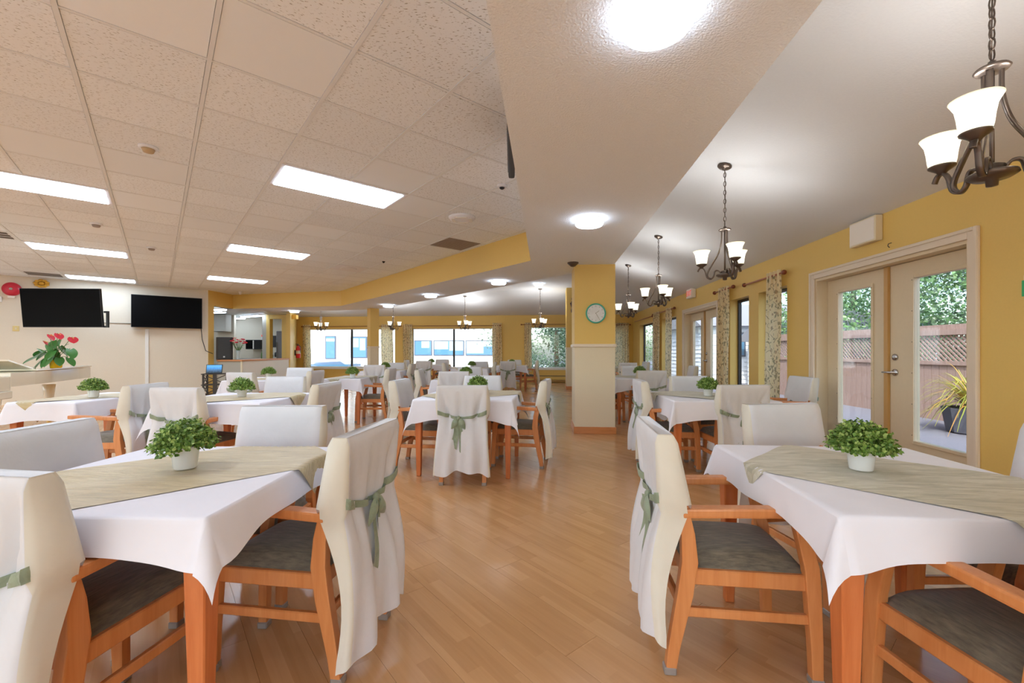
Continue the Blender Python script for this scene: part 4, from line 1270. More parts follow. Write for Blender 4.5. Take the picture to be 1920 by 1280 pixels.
def topiary(x, y, z, seed, label, sc=1.0):
    t = thing('potted_topiary', label, 'potted plant', (x, y, z), seed * 1.7, 'small potted topiaries')
    if 'fol' not in TP:
        m = MB().lathe([(.001, 0), (.036, 0), (.038, .004), (.047, .082), (.049, .086), (.044, .086), (.041, .074), (.001, .072)], 24); TP['pot'] = m.mesh('pot', M_POT, True)
        m = MB().lathe([(.041, .073), (.03, .078), (.001, .08)], 16); TP['soil'] = m.mesh('soil', M_SOIL, True)
        rnd = random.Random(5); m = MB()
        for k in range(800):
            # sprigs fan out of the pot into a dome
            el = math.acos(rnd.uniform(-.12, 1)); az = rnd.uniform(0, 2 * pi)
            R = (.098 + .012 * rnd.random()) * (.6 + .46 * rnd.random() ** .6)
            dx, dy, dz = sin(el) * cos(az), sin(el) * sin(az), cos(el)
            p = Vector((dx * R, dy * R, .085 + dz * R * .92))
            dirn = Vector((dx, dy, dz + .35)).normalized()
            for q in range(4):
                side = dirn.cross(Vector((rnd.uniform(-1, 1), rnd.uniform(-1, 1), rnd.uniform(-1, 1)))).normalized()
                ln = rnd.uniform(.010, .017); wd = ln * .42
                ax = (dirn * .6 + side * .8).normalized(); nb = ax.cross(dirn).normalized()
                b0 = p - dirn * .006 * q
                m.add([b0, b0 + ax * ln * .5 + nb * wd, b0 + ax * ln, b0 + ax * ln * .5 - nb * wd], [(0, 1, 2, 3)])
        TP['fol'] = m.mesh('foliage', M_BOX)
        m = MB()
        for k in range(26):
            a = rnd.uniform(0, 6.28); e = rnd.uniform(.1, 1.3)
            m.tube([(0, 0, .075), (.05 * sin(e) * cos(a), .05 * sin(e) * sin(a), .085 + .05 * cos(e)), (.09 * sin(e) * cos(a), .09 * sin(e) * sin(a), .085 + .08 * cos(e))], .0013, 4)
        TP['stem'] = m.mesh('stems', M_STEM)
    place(TP['pot'], 'pot', t); place(TP['soil'], 'soil', t); f = place(TP['fol'], 'foliage', t); f['kind'] = 'stuff'; s_ = place(TP['stem'], 'stems', t); s_['kind'] = 'stuff'
    t.scale = (sc, sc, sc)
    return t
table(-1.285, 1.63, -1, .88, .86, .115, 'nearest table at lower left', 45, (.03, .04), (.98, .6), 0, 1, M_RUN_BEIGE, poff=(.02, .03))
table(1.395, 1.62, -5, .86, .90, .12, 'nearest table at lower right', -44, (.06, -.10), (1.02, .6), 0, 2, M_RUN_SHEEN, poff=(-.06, .02))
table(1.99, 4.36, -4, .94, .94, .17, 'second table on the right', -46, (0, 0), (1.1, .62), 0, 3, M_RUN_SHEEN, poff=(-.02, -.05))
table(2.2, 7.4, -4, .92, .92, .18, 'table just beyond the clock pillar', -45, (0, 0), (1.1, .62), 0, 4, M_RUN_SHEEN, poff=(.02, .05))
table(-.42, 4.5, -6, .94, .94, .19, 'centre table beside the aisle', 45, (0.04, .04), (1.1, .62), 0, 5, M_RUN_BEIGE, poff=(.06, .02))
table(-2.67, 4.22, 0, .92, .95, .18, 'second table on the left', 42, (0, 0), (1.15, .6), 0, 6, M_RUN_BEIGE, poff=(0, .02))
table(-4.18, 4.28, 0, .6, .95, .16, 'narrow table in front of the piano', 50, (0, 0), (1.0, .55), 0, 7, M_RUN_BEIGE, poff=(.1, -.1))
table(-3.98, 7.0, 0, .9, .9, .17, 'table before the serving counter', 40, (0, 0), (1.1, .6), 0, 8, M_RUN_BEIGE, poff=(-.02, .05))
table(-2.77, 7.43, 0, .6, .9, .17, 'narrow table on the bright bare floor', 50, (0, 0), (1.0, .55), 0, 9, M_RUN_SHEEN, poff=(.12, -.3))
table(-2.95, 10.0, 0, .9, .9, .17, 'table right of the thin pillar', 45, (0, 0), (1.1, .6), 0, 10, M_RUN_BEIGE)
table(-.77, 7.15, -4, .92, .92, .18, 'table behind the centre table', 45, (0, 0), (1.1, .6), 0, 11, M_RUN_BEIGE, poff=(0, .02))
table(.0, 13.3, -4, .92, .92, .17, 'far table before the tree window', 45, (0, 0), (1.1, .6), 0, 12, M_RUN_BEIGE)
table(-1.05, 11.2, -4, .9, .9, .17, 'far table below the middle window', 45, (0, 0), (1.1, .6), 0, 14, M_RUN_BEIGE)
table(-2.55, 14.0, -4, .9, .9, .17, 'farthest table beside the window curtain', 45, (0, 0), (1.1, .6), 0, 15, M_RUN_BEIGE, poff=(-.1, .1))
table(2.95, 11.8, -4, .9, .9, .17, 'far table in the right corner', 45, (0, 0), (1.1, .6), 0, 13, M_RUN_SHEEN, plant=False)

# ------------------------------------------------------------------ curtains and rods
def curtain(p0, p1, z0, z1, folds, label, amp=.035, rings=True):
    dx, dy = p1[0] - p0[0], p1[1] - p0[1]; l = sqrt(dx * dx + dy * dy); rz = atan2(dy, dx)
    t = thing('curtain', label, 'curtain', (p0[0], p0[1], 0), rz, 'leaf print curtains')
    rows = []; nz = 14; nu = folds * 8
    for j in range(nz + 1):
        z = z1 + (z0 - z1) * j / nz; row = []
        for i in range(nu + 1):
            u = i / nu
            row.append((l * u + .012 * sin(3 * z + 5 * u), amp * sin(2 * pi * folds * u + .35 * sin(2.2 * z)) * (.85 + .15 * sin(4 * z + 9 * u)), z))
        rows.append(row)
    MB().grid(rows).build('drape', M_CURTAIN, t, smooth=True)
    return t
def rod(p0, p1, z, label, f0=True, f1=True, m=None, r=.014, fr=.034):
    dx, dy = p1[0] - p0[0], p1[1] - p0[1]; l = sqrt(dx * dx + dy * dy)
    t = thing('curtain_rod', label, 'curtain rod', (p0[0], p0[1], z), atan2(dy, dx), 'curtain rods')
    MB().tube([(0, 0, 0), (l, 0, 0)], r, 10).build('pole', m or M_RODW, t, smooth=True)
    for e, on in ((0, f0), (l, f1)):
        if on:
            MB().ball((e, 0, 0), fr, fr, fr, 14, 10).build('finial', M_FINIAL, t, smooth=True)
    return t
o_ = .085
rod(RW(5.78, o_), RW(6.92, o_), 2.255, 'curtain rod with wooden ball ends above the nearest window')
rod(RW(7.32, o_), RW(8.12, o_), 2.29, 'curtain rod with ball ends above the second window')
rod(RW(10.6, o_), RW(12.65, o_), 2.25, 'curtain rod over the narrow window beyond the far doors')
rod(RW(12.7, o_), RW(15.2, o_), 2.22, 'thin curtain rod over the dark corner window', f1=False)
curtain(RW(5.86, o_), RW(6.26, o_), .1, 2.31, 4, 'leaf print curtain left of the near glazed doors')
curtain(RW(7.5, o_), RW(7.98, o_), .1, 2.34, 4, 'leaf print curtain at far end of the second window')
curtain(RW(10.85, o_), RW(11.35, o_), .1, 2.3, 4, 'leaf print curtain beyond the far double doors')
curtain(RW(11.98, o_), RW(12.68, o_), .1, 2.3, 5, 'leaf print curtain beside the dark corner window')
fr = .1
rod(FW(-8.35, fr), FW(-4.3, fr), 2.15, 'long thin curtain rod over the left far window', m=M_FINIAL, r=.011, fr=.025)
rod(FW(-4.05, fr), FW(-.45, fr), 2.15, 'long thin curtain rod over the middle far window', m=M_FINIAL, r=.011, fr=.025)
rod(FW(.35, fr), FW(2.6, fr), 2.18, 'thin curtain rod over the tree window', m=M_FINIAL, r=.011, fr=.025)
rod(FW(3.3, fr), FW(4.35, fr), 2.15, 'thin curtain rod in the right far corner', m=M_FINIAL, r=.011, fr=.025)
curtain(FW(-8.3, fr), FW(-7.98, fr), .4, 2.22, 4, 'leaf print curtain beside the fire extinguisher')
curtain(FW(-5.1, fr), FW(-4.62, fr), .4, 2.22, 6, 'leaf print curtain behind the thin far pillar')
curtain(FW(-4.22, fr), FW(-3.85, fr), .4, 2.22, 4, 'leaf print curtain left of the middle far window')
curtain(FW(-.75, fr), FW(-.38, fr), .4, 2.25, 4, 'leaf print curtain right of the middle far window')
curtain(FW(.47, fr), FW(.74, fr), .4, 2.25, 4, 'leaf print curtain left of the tree window')
curtain(FW(3.45, fr), FW(4.3, fr), .1, 2.22, 9, 'wide sunlit leaf print curtain in the right corner')

# ------------------------------------------------------------------ things on the right wall
def on_wall(name, label, cat, y, z, group=None):
    x, yy = RW(y)
    return thing(name, label, cat, (x, yy, z), -WR, group)
def text_mesh(txt, size, ext=.002):
    c = bpy.data.curves.new('lettering', 'FONT'); c.body = txt; c.size = size; c.extrude = ext; c.align_x = 'CENTER'; c.align_y = 'CENTER'; c.resolution_u = 3
    o = bpy.data.objects.new('lettering_tmp', c); COL.objects.link(o)
    dg = bpy.context.evaluated_depsgraph_get()
    me = bpy.data.meshes.new_from_object(o.evaluated_get(dg)); me.name = 'lettering'
    bpy.data.objects.remove(o); bpy.data.curves.remove(c)
    return me
t = on_wall('exit_sign', 'white box sign with red EXIT lettering above far doors', 'sign', 9.5, 2.46)
MB().box(-.1, -.002, -.17, .17, -.1, .1).build('housing', M_SIGNW, t, bevel=.008)
me = text_mesh('EXIT', .16); me.materials.append(M_SIGNR)
place(me, 'lettering', t, (-.101, 0, 0), (pi / 2, 0, -pi / 2))
t = on_wall('blank_sign_box', 'blank cream box sign above the near glazed doors', 'sign', 4.38, 2.41)
MB().box(-.075, -.002, -.18, .18, -.125, .125).build('housing', M_CREAM, t, bevel=.006)
MB().box(-.079, -.075, -.165, .165, -.11, .11).build('face_plate', M_SIGNW, t)
t = on_wall('wall_hook', 'tiny dark hook above the near glazed doors', 'hook', 4.1, 2.2)
MB().tube([(-.002, 0, .03), (-.03, 0, .02), (-.035, 0, 0), (-.02, 0, -.015)], .004, 6).build('hook_wire', M_BRONZE, t, smooth=True)
t = on_wall('green_card', 'small green card at right edge of the yellow wall', 'card', 2.93, 1.63)
MB().box(-.012, -.002, -.09, .045, -.055, .055).build('card', M_GREEN, t)
MB().box(-.014, -.002, -.09, .03, .055, .09).build('white_header', M_WHITE, t)
# clock and carved figure on the pillars
t = thing('wall_clock', 'round clock with teal rim on the yellow pillar', 'clock', (1.205, 6.176, 1.735), -WR)
Rx = Matrix.Rotation(pi / 2, 4, 'X')
MB().lathe([(.125, 0), (.125, .025), (.142, .03), (.145, .015), (.14, 0)], 40).xf(Rx).build('rim', M_TEAL, t, smooth=True)
MB().lathe([(.001, .018), (.126, .018)], 40, cap=False).xf(Rx).build('face', M_CFACE, t)
for k in range(12):
    a = k * pi / 6
    MB().box(-.004, .004, -.0215, -.019, .095, .112).build('hour_mark', M_GREY, t).rotation_euler = (0, a, 0)
for l, a, nm in ((.06, .9, 'hour_hand'), (.09, 2.6, 'minute_hand')):
    MB().box(-.004, .004, -.024, -.022, -.01, l).build(nm, M_GREY, t).rotation_euler = (0, a, 0)
t = thing('carved_figure', 'dark carved wooden figure hung on the second pillar', 'ornament', (1.86, 13.16, 2.4))
b = MB(); b.lathe([(.001, 0), (.06, .02), (.04, .1), (.07, .2), (.05, .3), (.03, .33)], 10, (0, -.03, 0)); b.ball((0, -.03, .38), .045, .045, .055, 10, 8); b.box(-.08, .08, -.05, -.01, .22, .26); b.box(-.05, .05, -.05, 0, -.03, .01)
b.build('figure', M_CARVED, t, smooth=True)

# ------------------------------------------------------------------ television wall
TA = atan2(T0[1] - T1[1], T0[0] - T1[0])               # along the wall, towards the counter
def TVW(s, z, off=0.0):
    ux, uy = (T1[0] - T0[0]), (T1[1] - T0[1]); l = sqrt(ux * ux + uy * uy); ux /= l; uy /= l
    return (T0[0] + ux * s - uy * off * -1 * -1 if False else T0[0] + ux * s + (-uy) * off, T0[1] + uy * s + ux * off, z)
# the wall's room-side normal points towards +x,-y
ux, uy = (T1[0] - T0[0]), (T1[1] - T0[1]); l_ = sqrt(ux * ux + uy * uy); ux /= l_; uy /= l_
NRM = (-uy, ux) if (-uy) * 1 + ux * -1 > 0 else (uy, -ux)
def TVW(s, z, off=0.0): return (T0[0] + ux * s + NRM[0] * off, T0[1] + uy * s + NRM[1] * off, z)
# wall frame: local x runs to the right along the wall, local -y faces the room
def tv(label, loc, rz, w, h, tilt):
    t = thing('television', label, 'television', loc, rz, 'wall televisions')
    b = MB(); b.box(-w / 2, w / 2, -.02, .03, -h / 2, h / 2)
    o1 = b.build('housing', M_BEZEL, t, bevel=.006); o2 = MB().box(-w / 2 + .012, w / 2 - .012, -.0215, -.0195, -h / 2 + .014, h / 2 - .012).build('screen', M_BLACK, t)
    for o in (o1, o2): o.rotation_euler = (tilt, 0, 0)
    return t
t = tv('black flat television angled out from the wall above anthurium', (-9.78, 9.32, 2.125), radians(2), 1.68, .84, radians(5))
b = MB(); b.box(-.06, .06, .03, .09, -.2, .2); b.box(-.03, .03, .09, .5, -.04, .04); b.build('wall_bracket', M_BEZEL, t)
b = MB(); b.box(.83, .9, .05, .09, -.42, -.38); b.box(.83, .9, .05, .09, -.1, -.06); b.box(.88, .92, .05, .09, -.42, -.06); b.build('side_bracket', M_BEZEL, t)
s2 = tv('black flat television nearer the yellow corner post', TVW(.86, 2.195, .12), TA, 1.44, .82, 0)
b = MB(); b.box(-.2, .2, .03, .12, -.2, .2); b.build('wall_bracket', M_BEZEL, s2)
MB().tube([(.7, .02, -.41), (.72, 0, -.7), (.8, .05, -1.0), (.96, .08, -1.08)], .009, 6).build('power_cable', M_BEZEL, s2, smooth=True)
t = thing('wall_raceway', 'white vertical cable raceway below the right television', 'raceway', TVW(1.28, .6), TA)
b = MB(); b.box(-.035, .035, -.025, -.001, -.55, 1.15); b.build('cover', M_WHITE, t, bevel=.004)
t = thing('surface_conduit', 'thin horizontal conduit between the two televisions', 'conduit', TVW(2.0, 1.88), TA)
MB().tube([(-.65, -.012, 0), (.0, -.012, 0), (.45, -.012, 0)], .008, 6).build('pipe', M_GREY, t, smooth=True)
t = thing('alarm_bell', 'round red fire alarm bell at upper left', 'alarm', TVW(3.56, 2.56), TA)
MB().lathe([(.15, 0), (.15, .03), (.135, .07), (.08, .095), (.001, .1)], 32).xf(Rx).build('gong', M_BELLRED, t, smooth=True)
MB().lathe([(.028, .094), (.025, .112), (.001, .115)], 20).xf(Rx).build('centre_cap', M_GREY, t, smooth=True)
MB().box(-.05, .05, -.07, -.04, -.2, -.15).build('label_plate', M_SIGNW, t)
t = thing('gold_ornament', 'small gold relief ornament above the left television', 'ornament', TVW(3.11, 2.73), TA)
b = MB()
for k in range(9):
    a = k * 2 * pi / 9 + .3; b.ball((.09 * cos(a), -.02, .07 * sin(a)), .045, .02, .03, 8, 6)
b.ball((0, -.03, 0), .05, .03, .04, 8, 6); b.build('relief', M_GOLD, t, smooth=True)
t = thing('light_switch', 'beige light switch left of the anthurium', 'switch', TVW(3.5, 1.69), TA)
MB().box(-.05, .05, -.012, -.001, -.06, .06).build('plate', M_SWITCH, t, bevel=.004); MB().box(-.012, .012, -.022, -.012, -.02, .02).build('rocker', M_CREAM, t)
t = thing('junction_box', 'small white box with conduit under the red bell', 'junction box', TVW(3.86, 2.32), TA)
MB().box(-.14, .16, -.06, -.001, -.06, .06).build('box', M_WHITE, t, bevel=.006); MB().tube([(-.02, -.02, .06), (-.02, -.02, .5)], .012, 6).build('conduit', M_TVWALL, t, smooth=True)

# ------------------------------------------------------------------ piano with anthurium
pa = atan2(7.75 - 5.9, -7.6 + 6.76)
pn = thing('grand_piano', 'ivory lacquered grand piano against the television wall', 'piano', (-6.72, 5.75, 0), pa)
# local x: keyboard end to tail; local -y faces the camera side
out = [(0, 0), (.5, -.02), (.9, -.02), (1.3, -.01), (1.8, .0), (2.3, .03), (2.4, .2), (2.3, .55), (2.0, .72), (1.8, .8), (1.3, .9), (.6, 1.3), (0, 1.4)]
MB().prism(out, .71, .9).build('rim', M_PIANO, pn, bevel=.01, seg=2)
MB().prism([(x_ * 1.005 + .0, y_ * 1.0 - .012) for x_, y_ in out if x_ >= .5] + [(.55, 1.32)], .905, .93).build('lid', M_PIANO, pn, bevel=.005)
b = MB(); b.add([(.5, 0, .93), (.5, 1.35, .93), (-.05, 1.4, 1.06), (-.05, 0, 1.06), (.5, 0, .945), (.5, 1.35, .945), (-.05, 1.4, 1.08), (-.05, 0, 1.08)], [(0, 1, 2, 3), (4, 7, 6, 5), (0, 3, 7, 4), (1, 5, 6, 2), (0, 4, 5, 1), (3, 2, 6, 7)])
b.build('folded_lid_flap', M_PIANO, pn)
MB().box(-.32, .02, -.01, 1.4, .56, .66).build('key_bed', M_PIANO, pn, bevel=.01)
MB().box(-.3, 0, .0, .06, .66, .86).build('key_cheek', M_PIANO, pn, bevel=.02, seg=2)
MB().box(-.3, -.05, .08, 1.32, .66, .69).build('keyboard', M_KEYS, pn)
b = MB()
for k in range(26):
    if k % 7 not in (2, 6): b.box(-.18, -.05, .11 + k * .046, .11 + k * .046 + .02, .69, .705)
b.build('black_keys', M_BEZEL, pn)
for lx, ly in ((-.1, .12), (-.1, 1.25), (1.85, .4)):
    b = MB(); b.lathe([(.035, .08), (.04, .12), (.05, .3), (.07, .5), (.085, .63)], 12, (lx, ly, 0)); lg = b.build('leg', M_PIANO, pn, smooth=True)
    b = MB(); b.lathe([(.03, 0), (.03, .08)], 12, (lx, ly, 0)); b.build('caster', M_BRASS, lg)
ly = frame('pedal_lyre', (0, 0, 0), 0); del ly['kind']; ly.parent = pn
MB().box(.08, .14, .5, .8, .1, .16).build('pedal_box', M_PIANO, ly)
for q in (.53, .77): MB().tube([(.11, q, .14), (.11, q, .63)], .02, 8).build('lyre_post', M_PIANO, ly, smooth=True)
for q in (.55, .72): MB().tube([(.13, q, .15), (.6, q, .63)], .008, 6).build('lyre_brace', M_BRASS, ly, smooth=True)
for q in (.56, .65, .74): MB().box(-.04, .09, q - .012, q + .012, .09, .105).build('pedal', M_BRASS, ly)
px, py = -6.93 - .05, 6.75
at_ = thing('anthurium', 'flowering red anthurium in yellow pot on the piano', 'potted plant', (-7.04, 6.62, .931))
MB().lathe([(.001, 0), (.075, 0), (.08, .01), (.092, .13), (.1, .14), (.094, .15), (.085, .14), (.001, .13)], 20).build('pot', M_YPOT, at_, smooth=True)
MB().lathe([(.084, .132), (.001, .142)], 14).build('soil', M_SOIL, at_)
at_.scale = (.84, .84, .84)
rnd = random.Random(12)
def heart(l, w, c=.15):
    rows = []
    for i in range(9):
        t_ = i / 8; hwid = w / 2 * (sin(pi * min(1, t_ * .86 + .14)) ** .7) * (1 if t_ < 1 else .02)
        rows.append([(s_ * hwid, t_ * l - (.1 * l * (1 - abs(s_)) * 0 if i else -.12 * l * (1 - abs(s_))), -c * l * t_ * t_ + .03 * l * abs(s_)) for s_ in (-1, -.5, 0, .5, 1)])
    return MB().grid(rows)
def stalk(base, tip, parent, nm='stem'):
    mid = (Vector(base) + Vector(tip)) / 2 + Vector((0, 0, .04))
    MB().tube(bez([base, mid, tip], 4), .005, 5).build(nm, M_STEM, parent, smooth=True)
leafs = [(-.28, .02, .24, 205, 45, .3), (-.2, .0, .33, 175, 40, .26), (-.1, -.06, .3, 200, 60, .22), (0, -.06, .36, 95, 80, .26), (.06, 0, .4, 60, 75, .24), (.02, -.08, .24, 270, 70, .26),
         (-.12, -.08, .18, 230, 65, .24), (.12, -.06, .2, 320, 60, .22), (.26, 0, .36, 330, 60, .26), (.2, .02, .2, 350, 65, .22), (.0, .06, .42, 90, 70, .22), (-.04, -.1, .2, 265, 75, .22), (-.2, -.04, .14, 215, 70, .2), (.05, -.08, .32, 280, 60, .24)]
leafs += [(-.03, -.03, .34, 110, -50, .2), (.05, -.02, .38, 70, -60, .2), (-.08, 0, .36, 130, -40, .18), (.09, -.05, .3, 40, -35, .2), (0, -.07, .26, 270, -45, .2), (-.12, -.05, .26, 190, -20, .18)]
for x_, y_, z_, az, dn, ln in leafs:
    stalk((0, 0, .13), (x_, y_, z_), at_)
    o = heart(ln, ln * .62).build('leaf', M_ANTH, at_, smooth=True, loc=(x_, y_, z_)); o.rotation_euler = (-radians(dn - 20), 0, radians(az - 90))
for x_, y_, z_, az in ((-.1, -.03, .62, 100), (.06, -.03, .64, 80), (-.17, -.06, .5, 120), (.3, 0, .57, 60)):
    stalk((0, 0, .13), (x_, y_, z_), at_)
    o = heart(.14, .15).build('flower', M_RED, at_, smooth=True, loc=(x_, y_, z_)); o.rotation_euler = (-.9, 0, radians(az + 180))
    MB().tube([(0, .02, .005), (.0, .07, .04)], .006, 6).build('spadix', M_GOLD, o, smooth=True)

# ------------------------------------------------------------------ shelf stand with screen
sx_, sy_ = -7.5, 10.9
st = thing('shelf_stand', 'black wooden shelf stand with crossed sides', 'shelf', (sx_, sy_, 0), radians(20))
for a in (-.25, .25):
    for b_ in (-.16, .16): MB().box(a - .018, a + .018, b_ - .018, b_ + .018, 0, .6).build('post', M_DARKW, st)
for z in (.08, .33, .6): MB().box(-.29, .29, -.2, .2, z, z + .022).build('shelf', M_DARKW, st, bevel=.004)
for z in (.1, .355):
    for sg in (-1, 1):
        MB().tube([(-sg * .24, -.165, z), (sg * .24, -.165, z + .235)], .01, 6).build('cross_brace', M_DARKW, st)
        for ex in (-.25, .25): MB().tube([(ex, -sg * .15, z), (ex, sg * .15, z + .235)], .01, 6).build('cross_brace', M_DARKW, st)
MB().box(-.04, .04, -.19, -.16, 0, .6).build('front_panel', M_DARKW, st)
fs = thing('photo_screen', 'small screen with blue landscape picture on the shelf stand', 'screen', (sx_ - .06, sy_ - .02, .623), radians(16))
a1 = MB().box(-.18, .18, -.012, .012, 0, .225).build('frame', M_BEZEL, fs, bevel=.004); a2 = MB().box(-.165, .165, -.0135, -.012, .012, .21).build('picture', M_PICT, fs)
for q in (a1, a2): q.rotation_euler = (-.2, 0, 0)
MB().tube([(0, .02, .12), (0, .1, .004)], .008, 6).build('prop', M_BEZEL, fs)

# ------------------------------------------------------------------ serving counter and kitchen
A_, B_, Cc = (-8.24, 11.95), (-7.49, 11.9), (-7.46, 14.38)
sc_ = thing('serving_counter', 'white fronted serving counter with wooden top', 'counter', (0, 0, 0))
MB().prism([A_, B_, Cc, (-8.0, 14.3), (-8.0, 12.4), (-8.25, 12.4)], .9, .945).build('worktop', M_OAKEDGE, sc_, bevel=.006)
MB().prism([(A_[0], A_[1] + .04), (B_[0] - .05, B_[1] + .04), (B_[0] - .05, B_[1] + .1), (A_[0], A_[1] + .1)], 0, .9).build('front_panel', M_GREY, sc_)
MB().prism([(B_[0] - .05, B_[1] + .04), (B_[0] - .02, B_[1] + .04), (Cc[0] - .02, Cc[1]), (Cc[0] - .08, Cc[1]), (B_[0] - .08, B_[1] + .1)], 0, .9).build('side_panel', M_WHITE, sc_)
MB().box(B_[0] - .06, B_[0] - .015, B_[1] + .025, B_[1] + .05, 0, .9).build('corner_post', M_CREAM, sc_)
t = thing('loudspeaker', 'black loudspeaker standing on the counter end', 'speaker', (-8.1, 12.12, .946), radians(24))
MB().prism([(-.2, -.12), (-.16, -.17), (.16, -.17), (.2, -.12), (.14, .16), (-.14, .16)], 0, .63).build('cabinet', M_DKGREY, t, bevel=.02, seg=2)
MB().box(-.15, .15, -.18, -.168, .03, .6).build('grille', M_BEZEL, t, bevel=.006)
MB().box(-.02, .02, -.184, -.18, .06, .1).build('badge', M_STEEL, t)
t = thing('flower_vase', 'clear vase of red and pink flowers on the counter', 'flowers', (-7.78, 12.18, .946))
MB().lathe([(.001, 0), (.05, 0), (.045, .02), (.03, .1), (.045, .2), (.06, .26), (.055, .26), (.04, .2), (.025, .1), (.001, .03)], 16).build('vase', mat('cloudy_glass', (190, 206, 206), rough=.1), t, smooth=True)
rnd = random.Random(7)
for k in range(22):
    a = rnd.uniform(0, 6.28); r = .19 * sqrt(rnd.random()); z = .48 + .1 * cos(r * 6) + rnd.uniform(-.09, .05)
    p = (r * cos(a) * 1.15, r * sin(a), z)
    MB().tube([(0, 0, .2), (p[0] * .5, p[1] * .5, .35), p], .004, 4).build('stem', M_STEM, t)
    b = MB()
    for q in range(6):
        e = q * 1.05; b.ball((p[0] + .02 * cos(e), p[1] + .02 * sin(e), p[2]), .024, .024, .018, 6, 4)
    b.build('bloom', M_PINK if k % 4 == 0 else M_RED, t, smooth=True)
b = MB()
for k in range(40):
    a = rnd.uniform(0, 6.28); r = rnd.uniform(.03, .15); z = rnd.uniform(.26, .42); b0 = Vector((r * cos(a), r * sin(a), z)); d = Vector((cos(a), sin(a), rnd.uniform(-.3, .6))) * .06; n2 = Vector((-sin(a), cos(a), 0)) * .018
    b.add([b0, b0 + d * .5 + n2, b0 + d, b0 + d * .5 - n2], [(0, 1, 2, 3)])
b.build('leaves', M_ANTH, t)
# kitchen pieces
t = thing('kitchen_post', 'narrow grey post with painted yellow-lit side inside the kitchen opening', 'post', (-8.52, 15.0, 0))
MB().box(-.16, -.02, -.1, .1, 0, ZS).build('grey_face', M_GREY, t); MB().box(-.02, .1, -.1, .1, 0, ZS).build('lit_yellow_face', M_YEL, t)  # yellow of the lit side is put into the colour
hd = MB(); hd.box(-8.44, -7.5, 14.9, 15.05, 2.3, ZS); struct(hd.build('trim_2', M_YEL))
hd = MB(); hd.box(-8.0, -7.82, 14.9, 15.05, 0, 2.3); struct(hd.build('trim_3', M_YEL))
t = thing('kitchen_cabinet', 'grey hanging cabinet behind the loudspeaker', 'cabinet', (-10.0, 14.9, 1.85))
MB().box(-.2, .25, -.3, .0, 0, .58).build('body', M_GREY, t, bevel=.005)
MB().box(-.19, .24, -.315, -.3, .01, .57).build('door', M_GREY, t, bevel=.004)
struct(MB().box(-10.3, -9.72, 15.0, 15.1, -.05, ZS).build('wall_kitchen_partition', M_TVWALL))
t = thing('kitchen_worktop', 'long kitchen worktop along the back wall', 'worktop', (-9.7, 16.4, 0))
MB().box(-1.0, 1.2, -.3, .25, .86, .9).build('top', M_GREY, t); MB().box(-.98, 1.18, -.27, .25, 0, .86).build('base_cabinet', M_WHITE, t)
t = thing('coffee_dispenser', 'black coffee dispenser seen through the kitchen doorway', 'coffee machine', (-8.82, 16.3, .901))
MB().box(-.2, .2, -.18, .2, .42, .86).build('hopper', M_BEZEL, t, bevel=.02); MB().box(-.2, .2, .05, .2, .05, .42).build('back_column', M_STEEL, t); MB().box(-.22, .22, -.2, .2, 0, .05).build('drip_tray', M_STEEL, t); MB().box(-.04, .06, -.185, -.18, .62, .7).build('badge', M_SIGNW, t)
for q in (-.1, .05): MB().lathe([(.05, .05), (.06, .12), (.05, .22), (.03, .24)], 12, (q, -.08, 0)).build('carafe', M_BEZEL, t, smooth=True)
t = thing('microwave', 'dark microwave on wall behind the flowers', 'microwave', (-9.85, 16.6, 1.25))
MB().box(-.28, .28, -.3, .05, 0, .36).build('body', M_BEZEL, t, bevel=.01); MB().box(.0, .04, -.31, -.3, .02, .34).build('handle', M_SIGNW, t); MB().box(-.26, -.01, -.304, -.3, .03, .33).build('door', M_BLACK, t)
t = thing('fridge', 'blue-grey fridge edge beside the yellow wall', 'fridge', (-8.22, 15.5, 0))
MB().box(-.2, .1, -.2, .3, .02, 1.9).build('body', M_FRIDGE, t, bevel=.02); MB().box(-.17, -.15, -.225, -.2, .9, 1.5).build('handle', M_STEEL, t)
t = thing('kitchen_notice', 'paper notice with red heading on the kitchen wall', 'notice', (-9.55, 16.69, 1.6))
MB().box(-.2, .1, -.008, 0, 0, .2).build('sheet', M_POSTER, t); MB().box(-.2, .12, -.011, -.007, .14, .21).build('heading', M_SIGNR, t)
for k, (x_, h_) in enumerate(((-9.5, .3), (-9.3, .25), (-9.12, .22))):
    t = thing('bottle', ('tall green bottle left on the kitchen worktop', 'middle brown bottle on the kitchen worktop', 'shortest brown bottle nearest the kitchen post')[k], 'bottle', (x_, 16.3, .901), 0, 'bottles on the kitchen worktop')
    MB().lathe([(.001, 0), (.04, 0), (.04, h_ * .6), (.015, h_ * .75), (.015, h_), (.001, h_)], 12).build('glass_body', M_BARK if k else M_STEM, t, smooth=True); MB().lathe([(.018, h_ - .02), (.018, h_ + .01), (.001, h_ + .012)], 10).build('cap', M_BEZEL, t)
for (x_, y_), rz, lab in (((-9.0, 12.6), -.1, 'fluorescent lamp at the left end of the kitchen opening'), ((-9.1, 15.0), -.55, 'fluorescent lamp inside the kitchen'), ((-9.6, 13.6), -.3, 'added kitchen lamp unseen behind the header'), ((-10.6, 16.0), 0, 'added kitchen lamp unseen behind the partition')):  # last two are unseen lamps added to brighten the kitchen
    t = thing('kitchen_lamp', lab, 'ceiling light', (x_, y_, ZS), rz, 'kitchen lamps')
    MB().box(-.62, .62, -.1, .1, -.03, -.001).build('lamp_frame', M_DIFF, t); MB().box(-.6, .6, -.09, .09, -.06, -.03).build('diffuser', M_PANEL, t, bevel=.01)
t = thing('fire_extinguisher', 'red fire extinguisher hung beside the far curtain', 'extinguisher', (-7.98, 16.0, .92), 0)
